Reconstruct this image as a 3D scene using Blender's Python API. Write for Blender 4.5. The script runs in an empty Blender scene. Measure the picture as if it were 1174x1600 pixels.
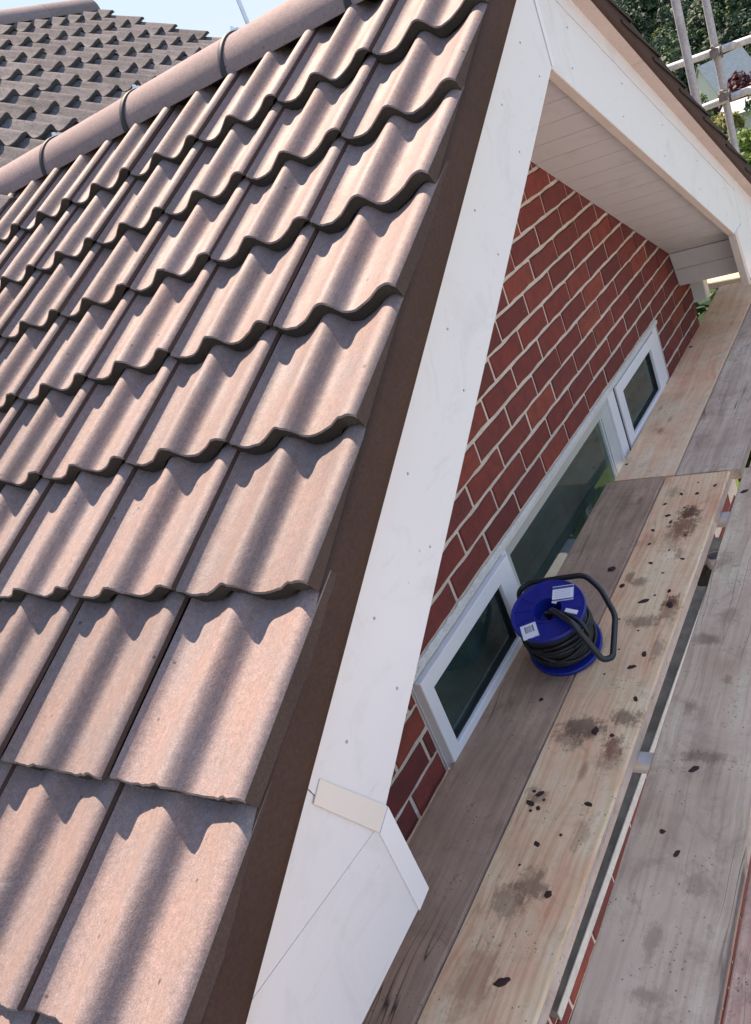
import bpy, bmesh, math, random
from mathutils import Vector, Matrix, noise
rad = math.radians
S = bpy.context.scene
COL = S.collection

# ------------------------------------------------------------------ camera
cd = bpy.data.cameras.new("camera")
cam = bpy.data.objects.new("camera", cd)
COL.objects.link(cam)
R = ((0.4815788, -0.7975156, -0.3633878), (-0.5226926, 0.0714569, -0.8495212), (0.7034730, 0.5990515, -0.3824434))
CAM = Vector((-1.64629, -1.16579, 1.12361))
m = Matrix(((R[0][0], -R[1][0], -R[2][0]), (R[0][1], -R[1][1], -R[2][1]), (R[0][2], -R[1][2], -R[2][2]))).to_4x4()
m.translation = CAM
cam.matrix_world = m
cd.sensor_fit = 'VERTICAL'
cd.sensor_height = 24.0
cd.lens = 24.0 * 1327.3 / 1600.0
cd.clip_start = 0.02
cd.clip_end = 5000
S.camera = cam

# ------------------------------------------------------------------ sky and sun
SUN = Vector((0.303, 0.425, 0.853)).normalized()
w = bpy.data.worlds.new("World")
S.world = w
w.use_nodes = True
nt = w.node_tree
sky = nt.nodes.new("ShaderNodeTexSky")
sky.sky_type = 'NISHITA'
sky.sun_disc = False
sky.sun_elevation = math.asin(SUN.z)
sky.sun_rotation = math.atan2(SUN.x, SUN.y)
sky.altitude = 50
sky.air_density = 1.0
sky.dust_density = 0.3
sky.ozone_density = 2.0
bg = nt.nodes["Background"]
# even out the very bright part of the sky round the sun, the same rule for every direction: c * k / (1 + L / 0.05)
lum = nt.nodes.new("ShaderNodeRGBToBW")
nt.links.new(sky.outputs[0], lum.inputs[0])
d1 = nt.nodes.new("ShaderNodeMath"); d1.operation = 'MULTIPLY_ADD'
nt.links.new(lum.outputs[0], d1.inputs[0]); d1.inputs[1].default_value = 1 / 0.05; d1.inputs[2].default_value = 1.0
d2 = nt.nodes.new("ShaderNodeMath"); d2.operation = 'DIVIDE'
d2.inputs[0].default_value = 20.6
nt.links.new(d1.outputs[0], d2.inputs[1])
vm = nt.nodes.new("ShaderNodeVectorMath"); vm.operation = 'SCALE'
nt.links.new(sky.outputs[0], vm.inputs[0]); nt.links.new(d2.outputs[0], vm.inputs['Scale'])
hs = nt.nodes.new("ShaderNodeHueSaturation")
hs.inputs['Saturation'].default_value = 1.0
nt.links.new(vm.outputs[0], hs.inputs['Color'])
nt.links.new(hs.outputs[0], bg.inputs[0])
bg.inputs[1].default_value = 0.15
sl = bpy.data.lights.new("sun", 'SUN')
sl.energy = 2.0
sl.angle = rad(0.53)
sl.color = (1.0, 0.95, 0.89)
so = bpy.data.objects.new("sun", sl)
so.rotation_euler = SUN.to_track_quat('Z', 'Y').to_euler()
so.location = (3, 4, 12)
COL.objects.link(so)
vs = S.view_settings
vs.view_transform = 'Standard'
vs.look = 'None'
vs.exposure = 2.55
vs.gamma = 1
vs.use_curve_mapping = False
vs.use_white_balance = True
vs.white_balance_temperature = 8400
vs.white_balance_tint = 19

# ------------------------------------------------------------------ helpers
WL = {}


def thing(name, label, cat, loc, group=None):
    o = bpy.data.objects.new(name, None)
    o.empty_display_size = 0.1
    COL.objects.link(o)
    o.location = loc
    WL[o] = Vector(loc)
    tag(o, label, cat, group)
    return o


def tag(o, label=None, cat=None, group=None, kind=None):
    if label: o['label'] = label
    if cat: o['category'] = cat
    if group: o['group'] = group
    if kind: o['kind'] = kind
    return o


def put(name, mesh, parent=None, loc=(0, 0, 0), rot=None):
    o = bpy.data.objects.new(name, mesh)
    COL.objects.link(o)
    loc = Vector(loc)
    WL[o] = loc.copy()
    if parent is not None:
        o.parent = parent
        loc = loc - WL[parent]
    if rot is not None:
        o.rotation_euler = rot
    o.location = loc
    return o


class MB:
    def __init__(s):
        s.v = []; s.f = []; s.mi = []; s.sm = []

    def add(s, vs, fs, mi=0, smooth=False):
        b = len(s.v)
        s.v += [tuple(x) for x in vs]
        for f in fs:
            s.f.append(tuple(i + b for i in f)); s.mi.append(mi); s.sm.append(smooth)

    def hexa(s, p, mi=0):
        # p: 8 points, bottom 4 ccw then top 4
        s.add(p, [(3, 2, 1, 0), (4, 5, 6, 7), (0, 1, 5, 4), (1, 2, 6, 5), (2, 3, 7, 6), (3, 0, 4, 7)], mi)

    def box(s, a, b, mi=0):
        x0, y0, z0 = a; x1, y1, z1 = b
        s.hexa([(x0, y0, z0), (x1, y0, z0), (x1, y1, z0), (x0, y1, z0), (x0, y0, z1), (x1, y0, z1), (x1, y1, z1), (x0, y1, z1)], mi)

    def prism_xz(s, poly, y0, y1, mi=0):
        # polygon in XZ (ccw seen from -Y), extruded y0 (front) .. y1
        n = len(poly)
        vs = [(x, y0, z) for x, z in poly] + [(x, y1, z) for x, z in poly]
        fs = [tuple(range(n)), tuple(range(2 * n - 1, n - 1, -1))]
        fs += [(i, i + n, (i + 1) % n + n, (i + 1) % n) for i in range(n)]
        s.add(vs, fs, mi)

    def tube(s, pts, r, seg=14, mi=0, caps=True, closed=False):
        pts = [Vector(p) for p in pts]
        n = len(pts)
        rr = r if isinstance(r, (list, tuple)) else [r] * n
        t0 = (pts[1] - pts[0]).normalized()
        up = Vector((0, 0, 1)) if abs(t0.z) < .9 else Vector((1, 0, 0))
        a = t0.cross(up).normalized()
        vs = []
        for i, p in enumerate(pts):
            if closed:
                t = (pts[(i + 1) % n] - pts[i - 1]).normalized()
            else:
                t = (pts[min(i + 1, n - 1)] - pts[max(i - 1, 0)]).normalized()
            a = (a - t * a.dot(t)).normalized()
            b = t.cross(a)
            for k in range(seg):
                th = 2 * math.pi * k / seg
                vs.append(p + (a * math.cos(th) + b * math.sin(th)) * rr[i])
        fs = []
        for i in range(n if closed else n - 1):
            j = (i + 1) % n
            for k in range(seg):
                l = (k + 1) % seg
                fs.append((i * seg + k, i * seg + l, j * seg + l, j * seg + k))
        s.add(vs, fs, mi, True)
        if caps and not closed:
            s.add(vs[:seg], [tuple(range(seg - 1, -1, -1))], mi)
            s.add(vs[-seg:], [tuple(range(seg))], mi)

    def lathe(s, prof, c, n, seg=48, mi=0, smooth=True):
        # prof list of (radius, height) revolved about axis n through c; sharp between profile points if not smooth
        n = Vector(n).normalized(); c = Vector(c)
        a = n.cross(Vector((0, 1, 0.1))).normalized(); b = n.cross(a)
        for (r0, h0), (r1, h1) in zip(prof[:-1], prof[1:]):
            vs = []
            for (r, h) in ((r0, h0), (r1, h1)):
                for k in range(seg):
                    th = 2 * math.pi * k / seg
                    vs.append(c + n * h + (a * math.cos(th) + b * math.sin(th)) * r)
            s.add(vs, [(k, (k + 1) % seg, seg + (k + 1) % seg, seg + k) for k in range(seg)], mi, smooth)

    def mesh(s, name, mats, origin=None):
        me = bpy.data.meshes.new(name)
        if origin is None:
            origin = (0, 0, 0)
        o = Vector(origin)
        me.from_pydata([tuple(Vector(v) - o) for v in s.v], [], s.f)
        for mt in mats: me.materials.append(mt)
        me.polygons.foreach_set("material_index", s.mi)
        me.polygons.foreach_set("use_smooth", s.sm)
        me.update()
        return me

    def center(s):
        n = len(s.v)
        xs = [v[0] for v in s.v]; ys = [v[1] for v in s.v]; zs = [v[2] for v in s.v]
        return Vector(((min(xs) + max(xs)) / 2, (min(ys) + max(ys)) / 2, min(zs)))

    def build(s, name, mats, parent=None, bevel=0.0, segs=2):
        if not isinstance(mats, (list, tuple)): mats = [mats]
        c = s.center()
        me = s.mesh(name, mats, c)
        if bevel:
            bm = bmesh.new(); bm.from_mesh(me)
            bmesh.ops.remove_doubles(bm, verts=bm.verts, dist=1e-5)
            bmesh.ops.bevel(bm, geom=[e for e in bm.edges if len(e.link_faces) == 2 and e.calc_face_angle(0) > .5], offset=bevel, segments=segs, profile=0.6, affect='EDGES')
            bm.to_mesh(me); bm.free()
        return put(name, me, parent, c)


# ------------------------------------------------------------------ materials
class NT:
    def __init__(s, name):
        s.m = bpy.data.materials.new(name)
        s.m.use_nodes = True
        s.t = s.m.node_tree
        s.b = s.t.nodes["Principled BSDF"]
        s.out = s.t.nodes["Material Output"]

    def n(s, typ, **kw):
        nd = s.t.nodes.new("ShaderNode" + typ)
        for k, v in kw.items():
            if k in nd.inputs.keys():
                if hasattr(v, 'is_linked') or isinstance(v, bpy.types.NodeSocket): s.t.links.new(v, nd.inputs[k])
                else: nd.inputs[k].default_value = v
            else:
                setattr(nd, k, v)
        return nd

    def link(s, a, b): s.t.links.new(a, b)

    def coords(s, kind='Object', scale=(1, 1, 1), rand=0.0):
        tc = s.n('TexCoord')
        mp = s.n('Mapping'); mp.inputs['Scale'].default_value = scale
        s.link(tc.outputs[kind], mp.inputs['Vector'])
        if rand:
            oi = s.n('ObjectInfo')
            ml = s.n('Math', operation='MULTIPLY'); s.link(oi.outputs['Random'], ml.inputs[0]); ml.inputs[1].default_value = rand
            s.link(ml.outputs[0], mp.inputs['Location'])
        return mp.outputs[0]

    def noise(s, vec, scale, detail=4, rough=.55, dist=0.0):
        nd = s.n('TexNoise')
        nd.inputs['Scale'].default_value = scale; nd.inputs['Detail'].default_value = detail
        nd.inputs['Roughness'].default_value = rough; nd.inputs['Distortion'].default_value = dist
        s.link(vec, nd.inputs['Vector'])
        return nd.outputs['Fac']

    def ramp(s, fac, stops, interp='LINEAR'):
        nd = s.n('ValToRGB'); cr = nd.color_ramp; cr.interpolation = interp
        while len(cr.elements) < len(stops): cr.elements.new(.5)
        for e, (p, c) in zip(cr.elements, stops):
            e.position = p
            e.color = (c, c, c, 1) if isinstance(c, (int, float)) else (*c, 1)
        s.link(fac, nd.inputs[0])
        return nd.outputs[0]

    def mix(s, fac, a, b, mode='MIX'):
        nd = s.n('Mix', data_type='RGBA', blend_type=mode)
        for k, v in ((0, fac), (6, a), (7, b)):
            sock = nd.inputs[k]
            if isinstance(v, bpy.types.NodeSocket): s.link(v, sock)
            elif isinstance(v, (int, float)): sock.default_value = v if k == 0 else (v, v, v, 1)
            else: sock.default_value = (*v, 1)
        return nd.outputs[2]

    def math(s, op, a, b=0.0):
        nd = s.n('Math', operation=op)
        for sock, v in ((nd.inputs[0], a), (nd.inputs[1], b)):
            if isinstance(v, bpy.types.NodeSocket): s.link(v, sock)
            else: sock.default_value = v
        return nd.outputs[0]

    def rand(s): return s.n('ObjectInfo').outputs['Random']

    def bump(s, h, strength=.3, dist=.002):
        nd = s.n('Bump'); nd.inputs['Strength'].default_value = strength; nd.inputs['Distance'].default_value = dist
        s.link(h, nd.inputs['Height']); s.link(nd.outputs[0], s.b.inputs['Normal'])

    def done(s, col, rough=.7, spec=.4, metal=0.0):
        for k, v in (('Base Color', col), ('Roughness', rough), ('Specular IOR Level', spec), ('Metallic', metal)):
            if isinstance(v, bpy.types.NodeSocket): s.link(v, s.b.inputs[k])
            elif k == 'Base Color': s.b.inputs[k].default_value = (*v, 1)
            else: s.b.inputs[k].default_value = v
        return s.m


def mat_tile(name, base, warm, dark, spk=1.0, dirt=.25, spec=.35, rlo=.6):
    t = NT(name)
    v = t.coords('Object', rand=37.0)
    vs_ = t.coords('Object', (1.2, 5, 5), rand=11.0)
    blot = t.noise(v, 9, 5, .6)
    col = t.mix(t.ramp(blot, [(.35, 0), (.68, 1)]), base, warm)
    streak = t.noise(vs_, 10, 5, .65)
    col = t.mix(t.math('MULTIPLY', t.ramp(streak, [(.5, 0), (.75, 1)]), dirt), col, dark)
    grain = t.noise(v, 420, 3, .7)
    col = t.mix(min(1, .42 * spk), col, t.ramp(grain, [(.3, .2), (.5, .52), (.72, 1.0)]), 'OVERLAY')
    big = t.noise(v, 90, 4, .7)
    col = t.mix(min(1, .32 * spk), col, t.ramp(big, [(.3, .25), (.7, .78)]), 'OVERLAY')
    # small dark moss or dirt specks
    vo = t.n('TexVoronoi', feature='F1'); vo.inputs['Scale'].default_value = 38; vo.inputs['Randomness'].default_value = 1
    t.link(v, vo.inputs['Vector'])
    spot = t.ramp(vo.outputs['Distance'], [(.10, 1), (.16, 0)])
    gate = t.ramp(t.noise(v, 16, 2), [(.6, 0), (.64, 1)])
    col = t.mix(t.math('MULTIPLY', t.math('MULTIPLY', spot, gate), .8), col, (.035, .028, .025))
    # pale lime marks
    gate2 = t.ramp(t.noise(v, 7, 6, .75, .8), [(.66, 0), (.74, 1)])
    col = t.mix(t.math('MULTIPLY', gate2, .3), col, (.5, .46, .42))
    rv = t.ramp(t.rand(), [(0, .37), (1, .63)])
    col = t.mix(.5, col, rv, 'OVERLAY')
    t.bump(t.math('ADD', t.math('MULTIPLY', grain, .7), big), .5, .0016)
    return t.done(col, t.ramp(blot, [(.3, rlo), (.7, rlo + .12)]), spec)


M_TILE = mat_tile("tile_concrete", (.170, .134, .127), (.194, .134, .118), (.115, .094, .092))
M_TILE_OLD = mat_tile("tile_concrete_old", (.085, .082, .085), (.135, .125, .125), (.035, .035, .036), 1.6, .75, .08, .85)


def mat_plain(name, col, rough=.6, spec=.4, metal=0.0, nsc=60, namt=.25, bump=.15, bdist=.001, blot=8):
    t = NT(name)
    v = t.coords('Object', rand=9.0)
    a = t.noise(v, nsc, 4, .6)
    b = t.noise(v, blot, 4, .6)
    c = t.mix(namt, col, t.ramp(a, [(.3, .25), (.7, .8)]), 'OVERLAY')
    c = t.mix(namt, c, t.ramp(b, [(.3, .3), (.7, .75)]), 'OVERLAY')
    if bump: t.bump(a, bump, bdist)
    return t.done(c, rough, spec, metal)


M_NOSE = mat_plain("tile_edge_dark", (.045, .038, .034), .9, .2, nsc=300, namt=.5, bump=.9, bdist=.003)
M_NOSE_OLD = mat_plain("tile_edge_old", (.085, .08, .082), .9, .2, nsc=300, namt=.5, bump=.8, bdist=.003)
M_RIDGE = mat_tile("ridge_concrete", (.21, .16, .155), (.235, .175, .165), (.13, .11, .11), .7, .35, .2, .75)
M_SEAL = mat_plain("joint_seal_black", (.02, .02, .022), .6)
M_MORTAR_V = mat_plain("verge_mortar_brown", (.064, .036, .028), .9, .2, nsc=160, namt=.3, bump=.8, bdist=.002, blot=5)
M_UNDER = mat_plain("undercloak_board", (.52, .41, .36), .8, .3, nsc=150, namt=.15)
M_BATTEN = mat_plain("roof_felt", (.03, .03, .03), .9)


def mat_white(name, col, smudge=.5, tint=(.45, .44, .40)):
    t = NT(name)
    v = t.coords('Object', rand=5.0)
    sm = t.noise(v, 5.0, 7, .7, 1.2)
    st = t.noise(t.coords('Object', (2, 1, 9), rand=3.0), 4, 6, .7)
    c = t.mix(t.math('MULTIPLY', t.ramp(sm, [(.53, 0), (.72, 1)]), smudge * .45), col, tint)
    c = t.mix(t.math('MULTIPLY', t.ramp(st, [(.6, 0), (.74, 1)]), smudge * .35), c, (.42, .40, .36))
    sp = t.n('TexVoronoi'); sp.inputs['Scale'].default_value = 30; t.link(v, sp.inputs['Vector'])
    g = t.ramp(t.noise(v, 9, 2), [(.64, 0), (.66, 1)])
    c = t.mix(t.math('MULTIPLY', t.math('MULTIPLY', t.ramp(sp.outputs['Distance'], [(.06, 1), (.11, 0)]), g), .6 * smudge), c, (.25, .2, .17))
    t.bump(t.noise(v, 60, 3), .06, .001)
    return t.done(c, t.ramp(sm, [(.3, .32), (.7, .5)]), .45)


M_WHITE = mat_white("white_board", (.68, .675, .69), .8)
M_WHITE_CLEAN = mat_white("white_plastic", (.72, .72, .74), .3)
M_SOFFIT = mat_white("soffit_plastic", (.60, .575, .56), .9, (.40, .36, .32))
M_TRIM = mat_white("cream_trim", (.70, .645, .59), .4)
M_EDGE = mat_plain("board_underside", (.60, .50, .43), .7, .3, nsc=90, namt=.12, bump=.05)
M_BEAD = mat_white("shaded_glazing_bead", (.50, .52, .50), .5)  # white plastic bead, coloured with the grey-green of its shade and reflections
M_GASKET = mat_plain("black_gasket", (.012, .012, .013), .5, bump=0)
M_NAIL = mat_plain("nail_head", (.36, .35, .35), .5, .5, .4, bump=0)
M_SEALANT = mat_plain("white_sealant", (.62, .59, .55), .8, .2, nsc=120, namt=.35, bump=.8, bdist=.004)


def mat_brick(name):
    t = NT(name)
    v = t.coords('Object', rand=23.0)
    r = t.rand()
    base = t.ramp(r, [(0, (.140, .031, .029)), (.3, (.200, .038, .031)), (.55, (.170, .037, .034)), (.8, (.235, .048, .036)), (1, (.270, .058, .040))])
    bl = t.noise(v, 22, 5, .65)
    c = t.mix(t.ramp(bl, [(.38, 0), (.7, .6)]), base, (.085, .028, .028))
    gr = t.noise(v, 260, 3, .7)
    c = t.mix(.35, c, t.ramp(gr, [(.3, .25), (.7, .8)]), 'OVERLAY')
    vo = t.n('TexVoronoi'); vo.inputs['Scale'].default_value = 55; t.link(v, vo.inputs['Vector'])
    g = t.ramp(t.noise(v, 14, 2), [(.62, 0), (.66, 1)])
    c = t.mix(t.math('MULTIPLY', t.math('MULTIPLY', t.ramp(vo.outputs['Distance'], [(.06, 1), (.12, 0)]), g), .5), c, (.42, .34, .3))
    t.bump(t.math('ADD', gr, t.math('MULTIPLY', t.noise(t.coords('Object', (1, 1, 4)), 120, 3), .8)), .5, .0016)
    return t.done(c, .8, .25)


M_BRICK = mat_brick("red_brick")
M_MORTAR = mat_plain("mortar", (.54, .455, .39), .95, .1, nsc=200, namt=.3, bump=.8, bdist=.002, blot=14)


def mat_wood(name, base, dark, grain, grey=0.0, grey_col=(.3, .28, .27), stain=0.0, seed=0.0, crack=.5, marks=(), dirt=.6):
    # grain runs along local X
    t = NT(name)
    tc = t.n('TexCoord')
    mp = t.n('Mapping'); t.link(tc.outputs['Object'], mp.inputs['Vector'])
    mp.inputs['Location'].default_value = (seed * 3.1, seed * .37, seed)
    v = mp.outputs[0]

    def stretched(sx, loc=0.0):
        m_ = t.n('Mapping'); t.link(v, m_.inputs['Vector']); m_.inputs['Scale'].default_value = (sx, 1, .5)
        m_.inputs['Location'].default_value = (0, loc, 0)
        return m_.outputs[0]
    # the grain wanders and bends round knots
    kn = t.n('Mapping'); t.link(v, kn.inputs['Vector']); kn.inputs['Scale'].default_value = (2.4, 6.5, .01)
    kv = t.n('TexVoronoi'); kv.inputs['Scale'].default_value = 1.0; t.link(kn.outputs[0], kv.inputs['Vector'])
    knd = kv.outputs['Distance']
    wav = t.math('MULTIPLY', t.math('SUBTRACT', t.noise(stretched(1.0), 2.6, 3, .5), .5), .05)
    bend = t.math('MULTIPLY', t.ramp(knd, [(.0, 1), (.35, 0)]), .022)
    cmb = t.n('CombineXYZ'); t.link(t.math('ADD', wav, bend), cmb.inputs['Y'])

    def warped(sx, loc=0.0):
        a_ = t.n('VectorMath', operation='ADD'); t.link(stretched(sx, loc), a_.inputs[0]); t.link(cmb.outputs[0], a_.inputs[1])
        return a_.outputs[0]
    ring = t.noise(warped(.035), 95, 2, .45)
    wide = t.noise(warped(.05, .7), 22, 4, .6)
    fine = t.noise(warped(.03, .3), 330, 3, .7)
    bl = t.noise(v, 5, 6, .65)
    c = t.mix(t.math('MULTIPLY', t.ramp(ring, [(.47, 0), (.60, 1)]), grain), base, dark)
    c = t.mix(t.math('MULTIPLY', t.ramp(fine, [(.45, 0), (.72, 1)]), .5 * grain + .1), c, dark)
    c = t.mix(.45, c, t.ramp(wide, [(.3, .28), (.7, .74)]), 'OVERLAY')
    c = t.mix(.55, c, t.ramp(bl, [(.28, .22), (.72, .76)]), 'OVERLAY')
    if grey:
        c = t.mix(t.math('MULTIPLY', t.ramp(t.noise(v, 3, 6, .65, .4), [(.4, 0), (.62, 1)]), grey), c, grey_col)
    # long cracks following the grain
    if crack:
        line = t.ramp(t.noise(warped(.05, .11), 15, 2, .5), [(.4935, 0), (.5, 1), (.5065, 0)])
        gt = t.ramp(t.noise(v, 1.7, 2), [(.48, 0), (.56, 1)])
        c = t.mix(t.math('MULTIPLY', t.math('MULTIPLY', line, gt), crack), c, (.035, .025, .022))
    # knots
    c = t.mix(t.math('MULTIPLY', t.ramp(knd, [(.035, 1), (.085, 0)]), .6), c, tuple(x * .45 for x in dark))
    # scuffs and ground-in dirt
    df = t.noise(v, 9, 9, .78, .6)
    c = t.mix(t.math('MULTIPLY', t.ramp(df, [(.52, 0), (.70, 1)]), dirt), c, (.13, .080, .055))
    d2 = t.noise(v, 46, 5, .75, .3)
    c = t.mix(t.math('MULTIPLY', t.math('MULTIPLY', t.ramp(d2, [(.56, 0), (.66, 1)]), t.ramp(bl, [(.45, 0), (.6, 1)])), dirt), c, (.12, .075, .052))
    # specks of grit
    gv = t.n('TexVoronoi'); gv.inputs['Scale'].default_value = 85; t.link(v, gv.inputs['Vector'])
    gg = t.ramp(t.noise(v, 10, 3), [(.54, 0), (.60, 1)])
    c = t.mix(t.math('MULTIPLY', t.math('MULTIPLY', t.ramp(gv.outputs['Distance'], [(.10, 1), (.20, 0)]), gg), .8), c, (.07, .034, .024))
    if stain:
        sf = t.noise(v, 4.5, 7, .7, .9)
        c = t.mix(t.math('MULTIPLY', t.ramp(sf, [(.60, 0), (.68, 1)]), stain), c, (.16, .085, .06))
    # individual spills
    if marks:
        sp = t.n('SeparateXYZ'); t.link(tc.outputs['Object'], sp.inputs[0])
        n1 = t.math('SUBTRACT', t.math('ADD', t.math('MULTIPLY', t.noise(tc.outputs['Object'], 30, 7, .8, .4), .7), t.math('MULTIPLY', t.noise(warped(.12, .5), 120, 4, .7), .3)), .5)
        for (mx_, my_, rx, ry, col, st) in marks:
            ex = t.math('MULTIPLY', t.math('SUBTRACT', sp.outputs[0], mx_), 1 / rx)
            ey = t.math('MULTIPLY', t.math('SUBTRACT', sp.outputs[1], my_), 1 / ry)
            d_ = t.math('SQRT', t.math('ADD', t.math('MULTIPLY', ex, ex), t.math('MULTIPLY', ey, ey)))
            d_ = t.math('ADD', d_, t.math('MULTIPLY', n1, 4.2))
            c = t.mix(t.math('MULTIPLY', t.ramp(d_, [(.45, 1), (1.0, 0)]), st), c, col)
    t.bump(t.math('ADD', t.math('ADD', t.math('MULTIPLY', ring, .5), fine), t.math('MULTIPLY', df, -.6)), .35, .0016)
    return t.done(c, .85, .15)


DK = (.05, .024, .016); RD = (.20, .062, .035); SC = (.15, .085, .055)


def loc_marks(cx, cy, sk, L):
    # world positions on a board turned into its own coordinates
    return tuple(((x - cx), (y - cy - sk * (x - cx)), rx, ry, c, s) for x, y, rx, ry, c, s in L)


PM = loc_marks(-.954, -.3442, .0165, [
    (.735, -.345, .05, .040, DK, .85), (.66, -.345, .09, .055, RD, .75), (.60, -.33, .10, .05, RD, .35), (.26, -.395, .034, .022, DK, .85), (.23, -.40, .07, .035, RD, .6),
    (.50, -.365, .03, .02, RD, .5), (-.30, -.395, .04, .028, RD, .7), (-.33, -.40, .07, .035, RD, .4), (-.245, -.315, .05, .075, SC, .75), (-.20, -.40, .035, .05, SC, .7), (-.28, -.29, .05, .05, SC, .5),
    (-.69, -.34, .05, .045, SC, .65), (-.74, -.31, .05, .05, SC, .5), (.17, -.34, .035, .06, SC, .6), (.36, -.28, .03, .03, SC, .6), (.39, -.245, .035, .015, DK, .5), (-.47, -.27, .03, .035, SC, .6),
    (-.9, -.31, .10, .05, SC, .35), (.06, -.41, .06, .02, SC, .45), (.88, -.26, .04, .03, SC, .4), (-.55, -.40, .05, .02, SC, .35)])
GM = loc_marks(-.9475, -.6163, .022, [(-.30, -.60, .02, .07, SC, .5), (.10, -.52, .03, .05, SC, .5), (.2, -.56, .05, .03, SC, .4), (-.75, -.60, .05, .02, SC, .4), (-.15, -.54, .03, .015, RD, .35), (-.05, -.60, .02, .012, RD, .4), (-.85, -.62, .02, .04, SC, .4), (.45, -.50, .05, .03, SC, .4), (-.62, -.65, .04, .03, SC, .35)])

M_W_DARK = mat_wood("plank_dark", (.46, .290, .200), (.30, .18, .125), .45, .5, (.41, .265, .195), .15, 1.0, .9, (), .5)
M_W_PALE = mat_wood("plank_pale", (.88, .565, .345), (.70, .405, .215), .55, .10, (.62, .42, .28), .22, 2.0, .25, PM, .26)
M_W_PALE2 = mat_wood("plank_pale_worn", (.88, .565, .365), (.72, .43, .26), .4, .25, (.70, .46, .30), .12, 3.0, .2, (), .3)
M_W_GREY = mat_wood("plank_grey", (.64, .465, .32), (.42, .29, .20), .5, .5, (.64, .45, .325), .12, 4.3, .9, GM, .4)
M_W_GREY2 = mat_wood("plank_grey_far", (.62, .455, .335), (.40, .285, .21), .45, .5, (.54, .41, .315), 0, 5.7, .9, (), .5)
M_W_RED = mat_wood("plank_reddish", (.62, .35, .25), (.42, .22, .16), .5, .3, (.52, .37, .28), .3, 6.1, .5)
M_W_SIDE = mat_wood("plank_edge", (.52, .42, .34), (.34, .27, .22), .3, .5, (.45, .40, .36), .1, 9.1, .4, (), .5)
M_CHIP = mat_plain("dark_mortar_crumb", (.060, .030, .026), .9, .2, nsc=200, namt=.4, bump=.6)
M_STEEL = mat_plain("galvanised_tube", (.66, .68, .71), .33, .5, .6, nsc=40, namt=.3, bump=.1, blot=6)
M_STEEL_OLD = mat_plain("weathered_tube", (.36, .345, .335), .65, .4, .2, nsc=60, namt=.35, bump=.2, blot=7)
M_RAIL = mat_plain("rail_tube", (.44, .43, .39), .6, .35, .1, nsc=40, namt=.4, bump=.2, blot=5)
M_COUPLER = mat_plain("coupler_steel", (.20, .17, .15), .6, .4, .6, nsc=70, namt=.5)
M_BLUE = mat_plain("blue_plastic", (.004, .020, .22), .32, .5, nsc=200, namt=.08, bump=.05)
M_BLACK = mat_plain("black_rubber", (.013, .013, .016), .42, .5, nsc=120, namt=.2, bump=.1)
M_BLACKTUBE = mat_plain("black_painted_tube", (.016, .018, .022), .3, .5, nsc=120, namt=.2, bump=.05)


def mat_label(name, kind):
    # printed sticker drawn with simple procedural bars, local X across and Y up (-.5...5 on the generated coordinates)
    t = NT(name)
    tc = t.n('TexCoord')
    sp = t.n('SeparateXYZ'); t.link(tc.outputs['UV'], sp.inputs[0])
    x, y = sp.outputs[0], sp.outputs[1]
    c = (.78, .79, .82)

    def band(sock, a, b):
        return t.math('MULTIPLY', t.math('GREATER_THAN', sock, a), t.math('LESS_THAN', sock, b))
    if kind == 'bar':
        nz = t.n('TexNoise', noise_dimensions='1D'); nz.inputs['Scale'].default_value = 26; nz.inputs['Detail'].default_value = 0
        t.link(x, nz.inputs['W'])
        bars = t.math('MULTIPLY', t.math('GREATER_THAN', nz.outputs['Fac'], .5), t.math('MULTIPLY', band(y, .38, .85), band(x, .22, .82)))
        c = t.mix(bars, c, (.02, .02, .03))
    elif kind == 'rating':
        c = t.mix(band(y, .80, .96), c, (.03, .07, .22))
        c = t.mix(band(y, .03, .12), c, (.03, .07, .22))
        sy = t.math('FRACT', t.math('MULTIPLY', y, 9.0))
        ln = t.math('MULTIPLY', t.math('MULTIPLY', t.math('LESS_THAN', sy, .45), band(y, .2, .74)), band(x, .1, .86))
        c = t.mix(t.math('MULTIPLY', ln, .4), c, (.3, .34, .45))
    return t.done(c, .4, .5)


M_LAB_BAR = mat_label("barcode_sticker", 'bar')
M_LAB_RATE = mat_label("rating_sticker", 'rating')
M_LAB_WHITE = mat_label("plain_sticker", 'plain')


def mat_glass():
    t = NT("window_glass")
    v = t.coords('Object')
    gl = t.n('BsdfGlossy'); gl.inputs['Roughness'].default_value = .015; gl.inputs['Color'].default_value = (.9, 1, .97, 1)
    tr = t.n('BsdfTransparent'); tr.inputs['Color'].default_value = (.66, .86, .80, 1)
    fr = t.n('Fresnel'); fr.inputs['IOR'].default_value = 1.75
    mx = t.n('MixShader'); t.link(fr.outputs[0], mx.inputs[0]); t.link(tr.outputs[0], mx.inputs[1]); t.link(gl.outputs[0], mx.inputs[2])
    df = t.n('BsdfDiffuse'); df.inputs['Color'].default_value = (.13, .21, .21, 1)
    mx2 = t.n('MixShader')
    t.link(t.math('MULTIPLY', t.ramp(t.noise(v, 6, 6, .7, .8), [(.35, .25), (.75, 1)]), .24), mx2.inputs[0])
    t.link(mx.outputs[0], mx2.inputs[1]); t.link(df.outputs[0], mx2.inputs[2])
    t.link(mx2.outputs[0], t.out.inputs[0])
    return t.m


M_GLASS = mat_glass()

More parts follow.
